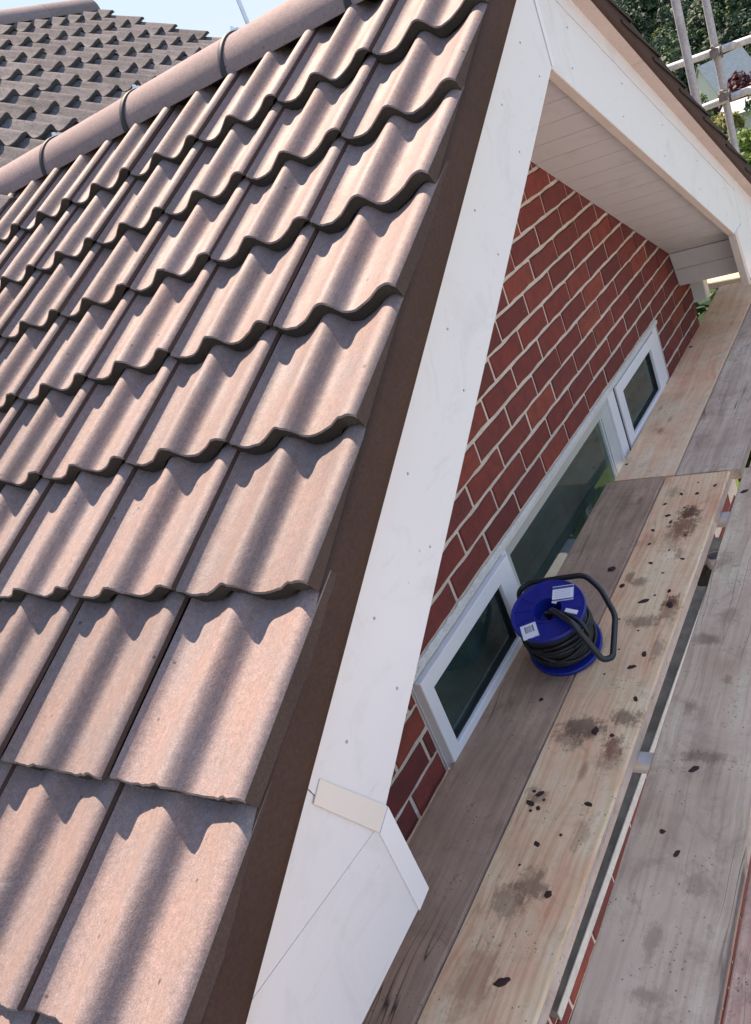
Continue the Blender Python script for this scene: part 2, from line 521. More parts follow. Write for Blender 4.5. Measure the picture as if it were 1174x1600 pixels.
# ------------------------------------------------------------------ numbers of the house
PI = math.pi
PITCH = 0.5246052
c_, s_, tn = math.cos(PITCH), math.sin(PITCH), math.tan(PITCH)
XA = 0.657            # gable axis
YB = -0.3185          # front of the barge boards
ZB = 1.0945           # lower edge of the barge boards at the apex
ZS = 1.1225           # soffit at the apex
YU = -0.3615           # edge of the undercloak
HU = 0.290            # its height over the lower edge
X0 = Vector((-1.3924, -0.3441, 0.3063))    # verge corner, roll crest plane
TW = 0.29614
SROW = [-0.602, -0.318, -0.0338, 0.2723, 0.5809, 0.8638, 1.1319, 1.4034, 1.659, 1.9317]
ZBD = -0.275          # top of the scaffold boards
random.seed(7)


def low(x): return ZB - abs(x - XA) * tn


# ------------------------------------------------------------------ ground, hill
def gz(x, y):
    d = max(0.0, x - 9.0)
    z = -4.6 - 14.0 * (1 - math.exp(-(d / 75.0) ** 1.6))
    if x > 165:
        e = x - 165
        z += 42 * (1 - math.exp(-(e / 95.0) ** 1.5)) * (1 - .35 * math.exp(-((y - 78) / 40.0) ** 2))
    return z


def mat_grass():
    t = NT("grass_ground")
    v = t.coords('Object')
    a = t.noise(v, .35, 5, .6); b = t.noise(v, 30, 4, .7)
    c = t.mix(t.ramp(a, [(.35, 0), (.65, 1)]), (.05, .095, .022), (.085, .115, .03))
    c = t.mix(.5, c, t.ramp(b, [(.3, .2), (.7, .8)]), 'OVERLAY')
    t.bump(b, .8, .03)
    return t.done(c, .9, .15)


mb = MB()
xs = [-400, -150, -60, -25, -12, -6, 0, 4, 8, 12, 16, 22, 30, 40, 50, 62, 75, 90, 105, 120, 135, 150, 160, 168, 176, 185, 195, 208, 222, 240, 260, 285, 320, 380, 500, 900, 2500]
ys = [-2500, -800, -300, -150, -90, -60, -40, -28, -18, -10, -4, 2, 8, 14, 20, 28, 36, 44, 52, 60, 68, 76, 84, 94, 110, 140, 200, 350, 800, 2500]
vs_ = [(x, y, gz(x, y) + (noise.noise((x * .03, y * .03, 0)) * 1.5 if x > 40 else 0)) for x in xs for y in ys]
ny = len(ys)
mb.add(vs_, [(i * ny + j, (i + 1) * ny + j, (i + 1) * ny + j + 1, i * ny + j + 1) for i in range(len(xs) - 1) for j in range(ny - 1)], 0, True)
g = mb.build("ground", mat_grass())
tag(g, "green lawn falling away below the scaffold and rising to the far hillside", None, None, 'structure')

M_BOUNCE_YARD = mat_plain("bounce_concrete", (.41, .40, .41), .9, .2, nsc=9, namt=.2, bump=.2, bdist=.004, blot=.8)  # unseen pale yard, added to bounce sunlight up onto boards and soffit
mb = MB()
px, py = [-26 + 2.1 * i for i in range(20)], [-24 + 2.0 * i for i in range(13)]
mb.add([(x, y, gz(x, y) + .006 + (.004 if x > 8 else 0)) for x in px for y in py], [(i * 13 + j, (i + 1) * 13 + j, (i + 1) * 13 + j + 1, i * 13 + j + 1) for i in range(len(px) - 1) for j in range(12) if px[i] < 6.5])
g = mb.build("bounce_yard", M_BOUNCE_YARD)
tag(g, "added unseen pale yard below the scaffold that bounces sunlight upward", None, None, 'structure')

# ------------------------------------------------------------------ the house
house = thing("brick_house", "red brick house gable with pink concrete tiled roof and white barge boards", "house", (XA, 0.0, -4.6))

# mortar body of the gable wall, window opening left out
WX0, WX1, WZ0, WZ1 = -0.408, 1.925, -1.14, -0.006
WL_, WR_ = -1.225, 2.545
ym0, ym1 = 0.0045, 0.10
mb = MB()
zt = lambda x: ZS - abs(x - XA) * tn + .03
mb.prism_xz([(WL_, WZ1), (WR_, WZ1), (WR_, zt(WR_)), (XA, zt(XA)), (WL_, zt(WL_))], ym0, ym1)
mb.box((WL_, ym0, WZ0), (WX0, ym1, WZ1))
mb.box((WX1, ym0, WZ0), (WR_, ym1, WZ1))
mb.box((WL_, ym0, -4.6), (WR_, ym1, WZ0))
wall = mb.build("gable_wall", M_MORTAR, house)
tag(wall, "gable wall of red bricks with pale mortar joints")


def brick_mesh(w, seed):
    rnd = random.Random(seed)
    mb = MB()
    h = .0632
    nx = 5
    j = lambda a: rnd.uniform(-a, a)
    # outline of the front face with slightly uneven edges
    top = [(-w / 2 + w * i / nx, h / 2 + j(.0019)) for i in range(nx + 1)]
    bot = [(-w / 2 + w * i / nx, -h / 2 + j(.0019)) for i in range(nx + 1)]
    ring = bot + top[::-1]
    n = len(ring)
    vs = [(x, 0.05, z) for x, z in ring]
    vs += [(x, 0.0025, z) for x, z in ring]
    k = .0025
    vs += [(x * (1 - 2 * k / w), j(.0006), z * (1 - 2 * k / h)) for x, z in ring]
    fs = []
    for a in (0, n):
        fs += [(a + i, a + (i + 1) % n, a + n + (i + 1) % n, a + n + i) for i in range(n)]
    b = 2 * n
    for i in range(nx):
        fs.append((b + i, b + i + 1, b + n - 2 - i, b + n - 1 - i))
    mb.add(vs, fs)
    return mb.mesh("brick", [M_BRICK])


BM = [brick_mesh(.2120, k) for k in range(7)]
cut_cache = {}


def add_brick(x0, x1, zc):
    w_ = x1 - x0
    if w_ < .02: return
    if abs(w_ - .2120) < .002:
        me = random.choice(BM)
    else:
        key = round(w_, 3)
        if key not in cut_cache: cut_cache[key] = brick_mesh(w_, int(key * 1000))
        me = cut_cache[key]
    put("brick", me, wall, ((x0 + x1) / 2, random.uniform(-.0012, .0012), zc + random.uniform(-.0008, .0008)), (random.uniform(-.006, .006), random.uniform(-.004, .004), random.uniform(-.004, .004)))


JW = .0130


def course(ci, xa, xb):
    off = .5 if ci % 2 == 0 else 0.0
    k = math.floor(xa / .225) - 2
    while True:
        p0 = (k + off) * .225; p1 = p0 + .225
        k += 1
        if p0 > xb: break
        a = max(p0 + JW / 2, xa); b = min(p1 - JW / 2, xb)
        if b - a > .02: add_brick(a, b, ci * .075 + .0375)


lower = MB()
for ci in range(-5, 16):
    zlo, zhi = ci * .075, (ci + 1) * .075
    if ci >= 0:
        half = (ZS + .02 - zlo) / tn
        xa, xb = max(WL_, XA - half), min(WR_, XA + half)
        course(ci, xa, xb)
    else:
        course(ci, WL_, WX0 - .008)
        course(ci, WX1 + .008, WR_)
for ci in range(-24, -15):
    course(ci, -1.0, 2.0)
# plain courses lower down and hidden ends, joined
for ci in list(range(-60, -24)) + list(range(-24, -15)) + list(range(-15, -5)):
    off = .5 if ci % 2 == 0 else 0
    for k in range(-8, 14):
        a = (k + off) * .225 + JW / 2; b = a + .225 - JW
        if a < WL_ or b > WR_: continue
        if -24 <= ci < -15 and b > -1.0 and a < 2.0: continue
        if ci >= -15 and b > WX0 - .01 and a < WX1 + .01: continue
        z = ci * .075 + .0375
        lower.box((a, .0005, z - .032), (b, .02, z + .032))
o = lower.build("lower_brickwork", M_BRICK, wall)
tag(o, None, None, None, 'stuff')

# inner room behind the window
M_ROOM = mat_plain("room_plaster", (.62, .60, .55), .9)
mb = MB()
rx0, rx1, ry0, ry1, rz0, rz1 = -.7, 2.2, .13, 1.5, -1.7, .25
mb.add([(rx0, ry0, rz0), (rx1, ry0, rz0), (rx1, ry1, rz0), (rx0, ry1, rz0), (rx0, ry0, rz1), (rx1, ry0, rz1), (rx1, ry1, rz1), (rx0, ry1, rz1)],
       [(0, 1, 2, 3), (7, 6, 5, 4), (3, 2, 6, 7), (0, 3, 7, 4)])  # right side left out on purpose so outside daylight brightens the room
# wall between room and opening
mb.add([(rx0, ry0, rz0), (WX0, ry0, rz0), (WX0, ry0, rz1), (rx0, ry0, rz1)], [(0, 1, 2, 3)])
mb.add([(WX1, ry0, rz0), (rx1, ry0, rz0), (rx1, ry0, rz1), (WX1, ry0, rz1)], [(0, 1, 2, 3)])
mb.add([(WX0, ry0, rz0), (WX1, ry0, rz0), (WX1, ry0, WZ0), (WX0, ry0, WZ0)], [(0, 1, 2, 3)])
mb.add([(WX0, ry0, WZ1), (WX1, ry0, WZ1), (WX1, ry0, rz1), (WX0, ry0, rz1)], [(0, 1, 2, 3)])
mb.build("room_lining", M_ROOM, house)

# window
window = MB()
FZ0, FZ1 = -1.13, -.012
fy0, fy1 = .004, .07


def frame(mb, x0, x1, z0, z1, wl, y0, y1, wt=None, wb=None, wr=None, sl=0.0):
    """mitred rectangular frame; sl = how far the inner edge sits back (sloping bead)"""
    wt = wl if wt is None else wt; wb = wl if wb is None else wb; wr = wl if wr is None else wr
    o = [(x0, z0), (x1, z0), (x1, z1), (x0, z1)]
    i = [(x0 + wl, z0 + wb), (x1 - wr, z0 + wb), (x1 - wr, z1 - wt), (x0 + wl, z1 - wt)]
    for k in range(4):
        l = (k + 1) % 4
        q = [(o[k], y0), (o[l], y0), (i[l], y0 + sl), (i[k], y0 + sl)]
        fr = [(p[0], y, p[1]) for p, y in q]
        bk = [(p[0], y1, p[1]) for p, y in q]
        mb.hexa(fr[::-1] + bk[::-1])


frame(window, -.402, 1.918, FZ0, FZ1, .042, fy0, fy1, wt=.022, wr=.085)
window.box((.150, fy0, FZ0 + .042), (.190, fy1, FZ1 - .022))
window.box((1.205, fy0, FZ0 + .042), (1.276, fy1, FZ1 - .022))
window.box((-.36, fy0, -.36), (.150, fy1, -.30))
window.box((1.276, fy0, -.36), (1.833, fy1, -.30))
win = window.build("window", M_WHITE_CLEAN, house, .003)
tag(win, "wide white plastic window with two top lights")


def sash(x0, x1, z0, z1, gx0, gx1, gz0, gz1, y):
    mb = MB()
    frame(mb, x0, x1, z0, z1, gx0 - x0, y, .05, wt=z1 - gz1, wb=gz0 - z0, wr=x1 - gx1)
    s = mb.build("sash", M_WHITE_CLEAN, win, .004, 3)
    mb = MB()
    frame(mb, gx0 + .0005, gx1 - .0005, gz0 + .0005, gz1 - .0005, .005, y + .012, .046)
    mb.build("gasket", M_GASKET, win)
    mb = MB()
    mb.box((gx0 - .01, y + .022, gz0 - .01), (gx1 + .01, y + .026, gz1 + .01))
    mb.build("pane", M_GLASS, win)


# open joint line round each top light
sash(-.400, .1485, -.297, -.026, -.357, .068, -.252, -.071, -.022)
sash(1.287, 1.845, -.297, -.030, 1.350, 1.769, -.262, -.076, -.004)
mb = MB()
frame(mb, 1.277, 1.855, -.306, -.021, .0075, .0035, .02)
mb.build("gasket", M_GASKET, win)
mb = MB()
frame(mb, .1905, 1.2045, FZ0 + .043, FZ1 - .0225, .05, .012, .05, wt=.052, sl=.016)
mb.build("glazing_bead", M_BEAD, win)
mb = MB()
frame(mb, 1.13, 1.2, FZ0 + .1, -.075, .012, .026, .05, wr=.05)
mb.build("glazing_bead", M_BEAD, win)
mb = MB(); mb.box((.23, .034, -1.09), (1.165, .038, -.075)); mb.build("pane", M_GLASS, win)
for (a, b) in ((-.36, .15), (1.276, 1.833)):
    mb = MB(); mb.box((a, .034, -1.09), (b, .038, -.36)); mb.build("pane", M_GLASS, win)
mb = MB()
mb.hexa([(-.47, -.055, -1.175), (1.95, -.055, -1.175), (1.95, .003, -1.175), (-.47, .003, -1.175), (-.47, -.055, -1.142), (1.95, -.055, -1.142), (1.95, .003, -1.131), (-.47, .003, -1.131)])
mb.build("window_sill", mat_plain("dirty_sill", (.16, .16, .15), .8, .3, nsc=14, namt=.6, blot=5), win, .002)
mb = MB(); mb.box((-.472, -.0595, -1.176), (1.952, -.0555, -1.1385)); mb.build("sill_nosing", mat_plain('sill_edge', (.5, .5, .47), .6), win, .0015)
# rough sealant bead along the head of the window
mb = MB()
rnd = random.Random(5)
n = 150
pts = []
for i in range(n + 1):
    x = -.41 + 2.335 * i / n
    rough = 1.0 if x < .12 else .35
    t_ = .006 + .004 * rough * rnd.random() + (.012 * max(0, noise.noise((x * 30, 0, 0))) if x < -.1 else 0)
    pts.append((x, -.003 - .003 * rough * rnd.random(), t_))
vs = []
for x, y, h in pts:
    vs += [(x, y, -.022), (x, y - .003, -.010), (x, .002, -.010 + h)]
mb.add(vs, [(3 * i + k, 3 * i + 3 + k, 3 * i + 4 + k, 3 * i + 1 + k) for i in range(n) for k in (0, 1)])
mb.build("sealant", M_SEALANT, win)

# things inside the room seen through the glass
mb = MB()
rnd = random.Random(3)
mb.hexa([(.52, .17, -1.0), (1.0, .17, -1.0), (1.0, .5, -1.0), (.52, .5, -1.0), (.47, .135, -.37), (1.05, .135, -.37), (1.05, .54, -.37), (.47, .54, -.37)])
o = mb.build("storage_tub", mat_plain("green_tub", (.03, .24, .16), .4), None, .02)
tag(o, "green plastic tub inside the room, close behind the middle window pane", "tub")
bm = bmesh.new()
bmesh.ops.create_icosphere(bm, subdivisions=4, radius=.085)
for v in bm.verts:
    d = noise.noise(v.co * 14) * .05 + noise.noise(v.co * 34) * .03
    v.co += v.co.normalized() * d
    v.co.z *= .6
me = bpy.data.meshes.new("crumpled_paper"); bm.to_mesh(me); bm.free()
me.materials.append(mat_plain("crumpled_paper", (.72, .62, .48), .6, .4, nsc=30, namt=.4))
o = put("crumpled_paper", me, None, (.64, .24, -.345))
tag(o, "crumpled pale packaging lying on the green tub behind the window", "packaging")

# ---------------------------------------------------------------- eaves of the gable: soffit, barge boards, box ends
mb = MB()
for sgn in (-1, 1):
    xe = XA + sgn * 1.665
    zz = lambda x: ZS - abs(x - XA) * tn
    a, b = (XA, xe)
    vs = [(a, YB + .026, zz(a) + .012), (b, YB + .026, zz(b) + .012), (b, -.001, zz(b) + .012), (a, -.001, zz(a) + .012)]
    mb.add(vs + [(x, y, z + .008) for x, y, z in vs], [(0, 1, 2, 3), (7, 6, 5, 4)])
sof = mb.build("soffit", M_SOFFIT, house)
for sgn in (-1, 1):
    L = 1.665 / c_
    n = 17
    for i in range(n):
        a = L * i / n + .0012; b = L * (i + 1) / n - .0012
        mb = MB()
        p = []
        for (sx, hh) in ((a, 0), (b, 0), (b, .008), (a, .008)):
            x = XA + sgn * (sx * c_ + hh * s_); z = ZS - sx * s_ + hh * c_
            p.append((x, z))
        if sgn < 0: p = p[::-1]
        mb.prism_xz(p, YB + .0262, -.0015)
        mb.build("soffit_plank", M_SOFFIT, sof)

HB = .231
bl = MB()
# left board with its flat cut above the corner trim
xl = -0.956
poly = [(XA - .0012, ZB), (XA - .0012, ZB + HB), (-1.0345, low(-1.0345) + HB), (-1.0295, .327), (-.936, .1735), (-.9163, low(-.9163))]
bl.prism_xz(poly[::-1], YB, YB + .025)
barge_l = bl.build("barge_board", [M_WHITE], house, .0015)
tag(barge_l, "near white barge board rising beside the pink tiles")
xr = 2.338
br = MB()
br.prism_xz([(XA + .0012, ZB), (2.188, low(2.188)), (xr, low(2.188) - .0), (xr, low(xr) + HB), (XA + .0012, ZB + HB)], YB + .001, YB + .025)
barge_r = br.build("barge_board", [M_WHITE], house, .0015)
tag(barge_r, "far white barge board descending beyond the apex")
# beige underside strip of the far board
mb = MB()
for sgn, xe in ((1, 2.186),):
    a, b = XA + .01, xe
    mb.hexa([(a, YB + .002, low(a) - .003), (b, YB + .002, low(b) - .003), (b, YB + .027, low(b) - .003), (a, YB + .027, low(a) - .003),
             (a, YB + .002, low(a) - .0004), (b, YB + .002, low(b) - .0004), (b, YB + .027, low(b) - .0004), (a, YB + .027, low(a) - .0004)])
mb.build("edge_strip", M_EDGE, barge_r)
# narrow upper boards
for sgn, xe in ((-1, XA - 2.05), (1, XA + 2.05)):
    mb = MB()
    a, b = XA + sgn * .0012, xe
    h0, h1 = HB + .0055, HU + .012
    p = [(a, low(a) + h0), (b, low(b) + h0), (b, low(b) + h1), (a, low(a) + h1)]
    if sgn < 0: p = p[::-1]
    mb.prism_xz(p, YB + .0015, YB + .02)
    mb.build("cover_board", M_WHITE, house, .001)
for sgn in (-1, 1):
    a, b = XA + sgn * .002, XA + sgn * (1.60 if sgn < 0 else 1.95)
    p = [(a, low(a) + HB - .02), (b, low(b) + HB - .02), (b, low(b) + HB + .03), (a, low(a) + HB + .03)]
    if sgn < 0: p = p[::-1]
    mb = MB(); mb.prism_xz(p, YB + .0262, YB + .032)
    mb.build("board_backing", mat_plain("dirty_timber", (.16, .10, .085), .9), house)
# mitre strip on the apex
mb = MB()
mb.box((XA + .0022, YB - .0022, ZB + .002), (XA + .022, YB + .0005, ZB + HB - .004))
mb.build("apex_strip", M_WHITE_CLEAN, barge_r, .0008)
# near lower corner: flat end panel, trim strips
mb = MB()
mb.prism_xz([(-1.75, -.05), (-.9175, -.018), (-.9175, low(-.9175) - .001), (-.958, .1741), (-1.245, .2031), (-1.75, .2541)], YB + .001, YB + .022)
pl = mb.build("end_panel", [M_WHITE], house)
tag(pl, "white end panel below the near end of the barge board")
mb = MB()
mb.prism_xz([(-1.75, .2545), (-1.245, .2035), (-.958, .1745), (-1.03, .325), (-1.036, low(-1.036) + HB), (-1.75, low(-1.75) + HB)], YB + .0016, YB + .022)
mb.build("end_panel", [M_WHITE], house)
mb = MB()
mb.prism_xz([(-1.040, .320), (-.956, .166), (-.9155, .183), (-1.009, .339)], YB - .0025, YB + .0005)
mb.build("trim_strip", M_TRIM, house, .001)
mb = MB()
mb.prism_xz([(-.955, -.021), (-.9145, -.015), (-.9145, .1805), (-.955, .1635)], YB - .0022, YB + .0008)
mb.build("trim_strip", M_WHITE_CLEAN, house, .001)
# box end of the near eave, behind the panel
mb = MB()
mb.box((-1.70, YB + .023, -.03), (-.96, -.002, -.01))
mb.box((-.962, YB + .023, -.009), (-.944, -.002, .16))
mb.build("eave_box", M_SOFFIT, house)
# far box end under the far eave
mb = MB()
for k in range(2):
    z1 = .158 - k * .084; z0 = z1 - .082
    x1 = 2.318 + k * .024
    mb.hexa([(x1 + .024, YB + .024, z0), (x1 + .05, YB + .024, z0), (x1 + .05, -.002, z0), (x1 + .024, -.002, z0),
             (x1, YB + .024, z1), (x1 + .05, YB + .024, z1), (x1 + .05, -.002, z1), (x1, -.002, z1)])
o = mb.build("eave_box", M_SOFFIT, house)
mb = MB()
mb.box((2.41, YB + .026, -.012), (3.0, -.002, .0))
mb.build("eave_box", M_SOFFIT, house)
mb = MB()
mb.prism_xz([(2.192, low(2.188) - .003), (2.262, -.03), (3.1, -.03), (3.1, low(3.1) + HU), (xr + .003, low(xr) + HB), (xr + .003, low(2.188) - .003)], YB + .0005, YB + .026)
pr = mb.build("end_panel", [M_WHITE], house, .001)
tag(pr, "white end panel at the far eave")
mb = MB()
mb.prism_xz([(2.190, low(2.188) - .006), (2.258, -.045), (2.30, -.045), (2.232, low(2.188) - .006)], YB - .001, YB + .028)
mb.build("trim_strip", M_EDGE, house, .001)

mb = MB()
mb.prism_xz([(-1.7, .0), (-.97, .05), (-.97, .23), (-1.06, .29), (-1.7, low(-1.7) + HB - .02)], YB + .0235, YB + .027)
mb.build("seam_light_block", M_BATTEN, house)  # dark sheet added to stop daylight showing through the panel seam
# nails on the boards
NAILS = [(0.905, 0), ]
nail = MB()
nail.lathe([(0, -.0016), (.0018, -.0014), (.0028, 0)], (0, 0, 0), (0, 1, 0), 12)
nail_me = nail.mesh("nail_head", [M_NAIL])


def nails(board, xs_, hs):
    for x, h in zip(xs_, hs):
        put("nail_head", nail_me, board, (x, YB - .0004, low(x) + h))


nails(barge_l, (.56, .50, .06, .02, -.26, -.24, -.55, -.53, -.78, -.76, -.93, .32, .30), (.05, .17, .05, .18, .06, .17, .05, .18, .05, .17, .16, .06, .18))
nails(barge_r, (.80, .84, 1.12, 1.18, 1.45, 1.50, 1.80, 1.84, 2.12, 2.16), (.06, .18, .06, .18, .06, .18, .06, .18, .06, .18))

# verge: undercloak boards and mortar bedding
for sgn in (-1, 1):
    cuts = [0, .62, 1.22, 1.86, 2.3] if sgn < 0 else [0, .66, 1.262, 1.86, 2.3]
    for a, b in zip(cuts[:-1], cuts[1:]):
        xa, xb = XA + sgn * (a + .001), XA + sgn * (b - .001)
        p = [(xa, low(xa) + HU), (xb, low(xb) + HU), (xb, low(xb) + HU + .006), (xa, low(xa) + HU + .006)]
        if sgn < 0: p = p[::-1]
        mb = MB(); mb.prism_xz(p, YU + random.uniform(.001, .002), YB + .03)
        mb.build("undercloak", M_UNDER, house)
    # mortar, trowelled unevenly
    rnd = random.Random(11 + sgn)
    L = 2.3
    n = 120
    mb = MB()
    vs = []
    crest = (X0.z + (XA - X0.x) * tn) - ZB      # crest plane over lower edge
    top = crest - .0150 / c_
    for i in range(n + 1):
        x = XA + sgn * L * i / n
        e = noise.noise((x * 7, sgn, 0)) * .0025 + noise.noise((x * 30, sgn, 3)) * .0012
        lip = rnd.uniform(-.002, .0015) + (.004 if rnd.random() < .05 else 0)
        b = low(x)
        for y, h in ((YB + .02, HU + .0065), (YU - .0020 + e * .12, HU - .0008), (YU + .0005 + e * .6, HU + .03), (YU + .0012 + e * .5, HU + .05), (YU + .0022 + e * .3, top - .02), (YU + .0034, top), (YU + .03, top - .003)):
            vs.append((x, y, b + h))
    k6 = 7
    fs = []
    for i in range(n):
        for k in range(k6 - 1):
            q = (i * k6 + k, i * k6 + k + 1, (i + 1) * k6 + k + 1, (i + 1) * k6 + k)
            fs.append(q if sgn > 0 else q[::-1])
    mb.add(vs, fs, 0, True)
    mb.build("verge_mortar", M_MORTAR_V, house)

# ---------------------------------------------------------------- roof tiles
PROF = [(-.047, 14.5), (-.040, 17.5), (-.030, 20.5), (-.015, 23.5), (.008, 25), (.035, 24.5), (.07, 21), (.11, 14), (.15, 7), (.20, 0), (.26, -7), (.31, -11.2), (.35, -12.8), (.38, -11.5), (.402, -7), (.42, 0), (.437, 8), (.458, 17), (.485, 23.5),
        (.51, 25), (.54, 23), (.57, 18), (.61, 11), (.65, 4), (.70, -4.5), (.75, -10.5), (.80, -13.8), (.85, -14), (.88, -12.3), (.905, -8.3), (.925, -3), (.938, 1.5), (.951, 5)]


def tile_mesh(seed, mats, L=.345, flip=False, lo=False, verge=False):
    rnd = random.Random(seed)
    mb = MB()
    prof = PROF
    if lo: prof = PROF[::2] + ([PROF[-1]] if len(PROF) % 2 == 0 else [])
    pts = [(t * TW, h / 1000.0) for t, h in prof]
    m_ = len(pts)
    thk = [.009 + .019 * min(1, max(0, (t + .047) / .080)) for t, h in prof]
    if verge: thk = [.028] * m_
    G = .2755
    tilt = .0305 / G
    nz = [(noise.noise((y * 60, seed * 3.3, 0)) * .0030 + noise.noise((y * 170, seed * 1.3, 4)) * .0018, noise.noise((y * 45, seed * 5.1, 9)) * .0034 + noise.noise((y * 150, seed * 2.1, 7)) * .0022) for y, _ in pts]
    ss = [.0035, .09, .18, .27, L]
    wav = lambda s_, y: noise.noise((s_ * 7 + seed * 2.0, y * 9, 1.5)) * .0012
    top = []
    for si, s0 in enumerate(ss):
        for k, (y, h) in enumerate(pts):
            ds = nz[k][0] if si == 0 else 0
            top.append((s0 + ds, y, h - s0 * tilt + wav(s0, y)))
    fs = [(i * m_ + k, (i + 1) * m_ + k, (i + 1) * m_ + k + 1, i * m_ + k + 1) for i in range(len(ss) - 1) for k in range(m_ - 1)]
    mb.add(top, fs, 0, True)
    # rounded arris and nose
    ar = []
    for k, (y, h) in enumerate(pts):
        ar.append((.0035 + nz[k][0], y, h - .0004 + wav(0, y)))
    for k, (y, h) in enumerate(pts):
        ar.append((.0005 + nz[k][0], y, h - .0035 + wav(0, y)))
    mb.add(ar, [(k, k + 1, m_ + k + 1, m_ + k) for k in range(m_ - 1)], 0, True)
    no = []
    for f_ in range(4):
        q = f_ / 3
        for k, (y, h) in enumerate(pts):
            bul = (.0 if f_ == 0 else .0005 + noise.noise((y * 70, q * 5, seed)) * .0016)
            no.append((nz[k][0] + .0005 - bul + q * .002, y, h - .0035 - q * (thk[k] - .0035 + nz[k][1] * (thk[k] / .028))))
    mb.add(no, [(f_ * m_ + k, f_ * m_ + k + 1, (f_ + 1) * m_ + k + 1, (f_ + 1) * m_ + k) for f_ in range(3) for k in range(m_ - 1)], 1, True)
    # underside
    un = []
    for s0 in (0.0025, L):
        for k, (y, h) in enumerate(pts):
            un.append((s0 + (nz[k][0] if s0 < .01 else 0), y, h - thk[k] - (nz[k][1] * (thk[k] / .028) if s0 < .01 else 0) - s0 * tilt))
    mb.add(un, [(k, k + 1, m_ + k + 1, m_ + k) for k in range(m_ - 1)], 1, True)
    # right edge
    y, h = pts[0]
    e = [(.001 + nz[0][0], y, h - .0035), (.001 + nz[0][0], y, h - thk[0]), (L, y, h - thk[0] - L * tilt), (L, y, h - L * tilt), (.0035 + nz[0][0], y, h)]
    mb.add(e, [(0, 1, 2, 3, 4)], 2)
    # left edge with the lower interlocking lip
    y, h = pts[-1]
    a0 = (.0035, y, h); a1 = (L, y, h - L * tilt)
    b0 = (.0035, y + .0015, -.009); b1 = (L, y + .0015, -.009 - L * tilt)
    cc0 = (.0035, .985 * TW, -.011); cc1 = (L, .985 * TW, -.011 - L * tilt)
    d0 = (.0035, .985 * TW, -.019); d1 = (L, .985 * TW, -.019 - L * tilt)
    mb.add([a0, a1, b1, b0, cc0, cc1, d1, d0], [(0, 1, 2, 3), (3, 2, 5, 4), (4, 5, 6, 7)], 1)
    f0 = (.0035, y, h - .028); mb.add([a0, b0, cc0, d0, f0], [(0, 1, 2, 3, 4)], 1)
    return mb.mesh("roof_tile", mats)


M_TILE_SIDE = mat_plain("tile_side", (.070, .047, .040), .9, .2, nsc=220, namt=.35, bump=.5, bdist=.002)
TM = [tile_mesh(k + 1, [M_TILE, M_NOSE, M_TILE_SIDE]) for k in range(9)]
TMV = [tile_mesh(k + 70, [M_TILE, M_NOSE, M_TILE_SIDE], verge=True) for k in range(4)]
TMO = [tile_mesh(k + 40, [M_TILE_OLD, M_NOSE_OLD, M_NOSE_OLD]) for k in range(5)]

rl = MB()
cp = X0.z + (XA - X0.x) * tn          # crest plane at the apex
dk = .085
for sgn in (-1, 1):
    xe = XA + sgn * 2.52
    yend = 3.3
    a = (XA, YU + .03, cp - dk); b = (xe, YU + .03, cp - dk - abs(xe - XA) * tn); c = (xe, yend, b[2]); d = (XA, yend, cp - dk)
    rl.add([a, b, c, d], [(0, 1, 2, 3)])
roof = rl.build("gable_roof", M_BATTEN, house)
tag(roof, "pink concrete pantile slope rising to a half round ridge")


def Mrot(U, Y, N):
    return Matrix(((U[0], Y[0], N[0]), (U[1], Y[1], N[1]), (U[2], Y[2], N[2]))).to_euler()


rotL = Mrot((c_, 0, s_), (0, 1, 0), (-s_, 0, c_))
rotR = Mrot((-c_, 0, s_), (0, -1, 0), (s_, 0, c_))
rnd = random.Random(21)
for j, s0 in enumerate(SROW):
    for i in range(0, 11):
        x = X0.x + s0 * c_; y = X0.y + i * TW
        # stop just past the valley
        if y > 1.62 and j <= 2: pass
        vy = 2.02 - (XA - x)
        if y > vy + .75: break
        jit = (rnd.uniform(-.0022, .0022), rnd.uniform(-.002, .002), rnd.uniform(-.0008, .0012))
        ds = rnd.uniform(-.0035, .0035)
        e = rotL.copy(); e.x += rnd.uniform(-.003, .003); e.y += rnd.uniform(-.003, .003); e.z += rnd.uniform(-.0018, .0018)
        put("roof_tile", TM[rnd.randrange(9)] if i else TMV[rnd.randrange(4)], roof, (x + ds * c_, y + jit[1], X0.z + s0 * s_ + ds * s_ + jit[2]), e)
for j, s0 in enumerate(SROW):  # lowest row, out of view, added so the eave shades the far boards
    for i in range(0, 3):
        x = 2 * XA - (X0.x + s0 * c_); y = YU + .006 + .95 * TW + i * TW
        e = rotR.copy(); e.x += rnd.uniform(-.004, .004); e.y += rnd.uniform(-.004, .004)
        put("roof_tile", TM[rnd.randrange(9)], roof, (x, y, X0.z + s0 * s_ - .004), e)

# ridge tiles (half round)


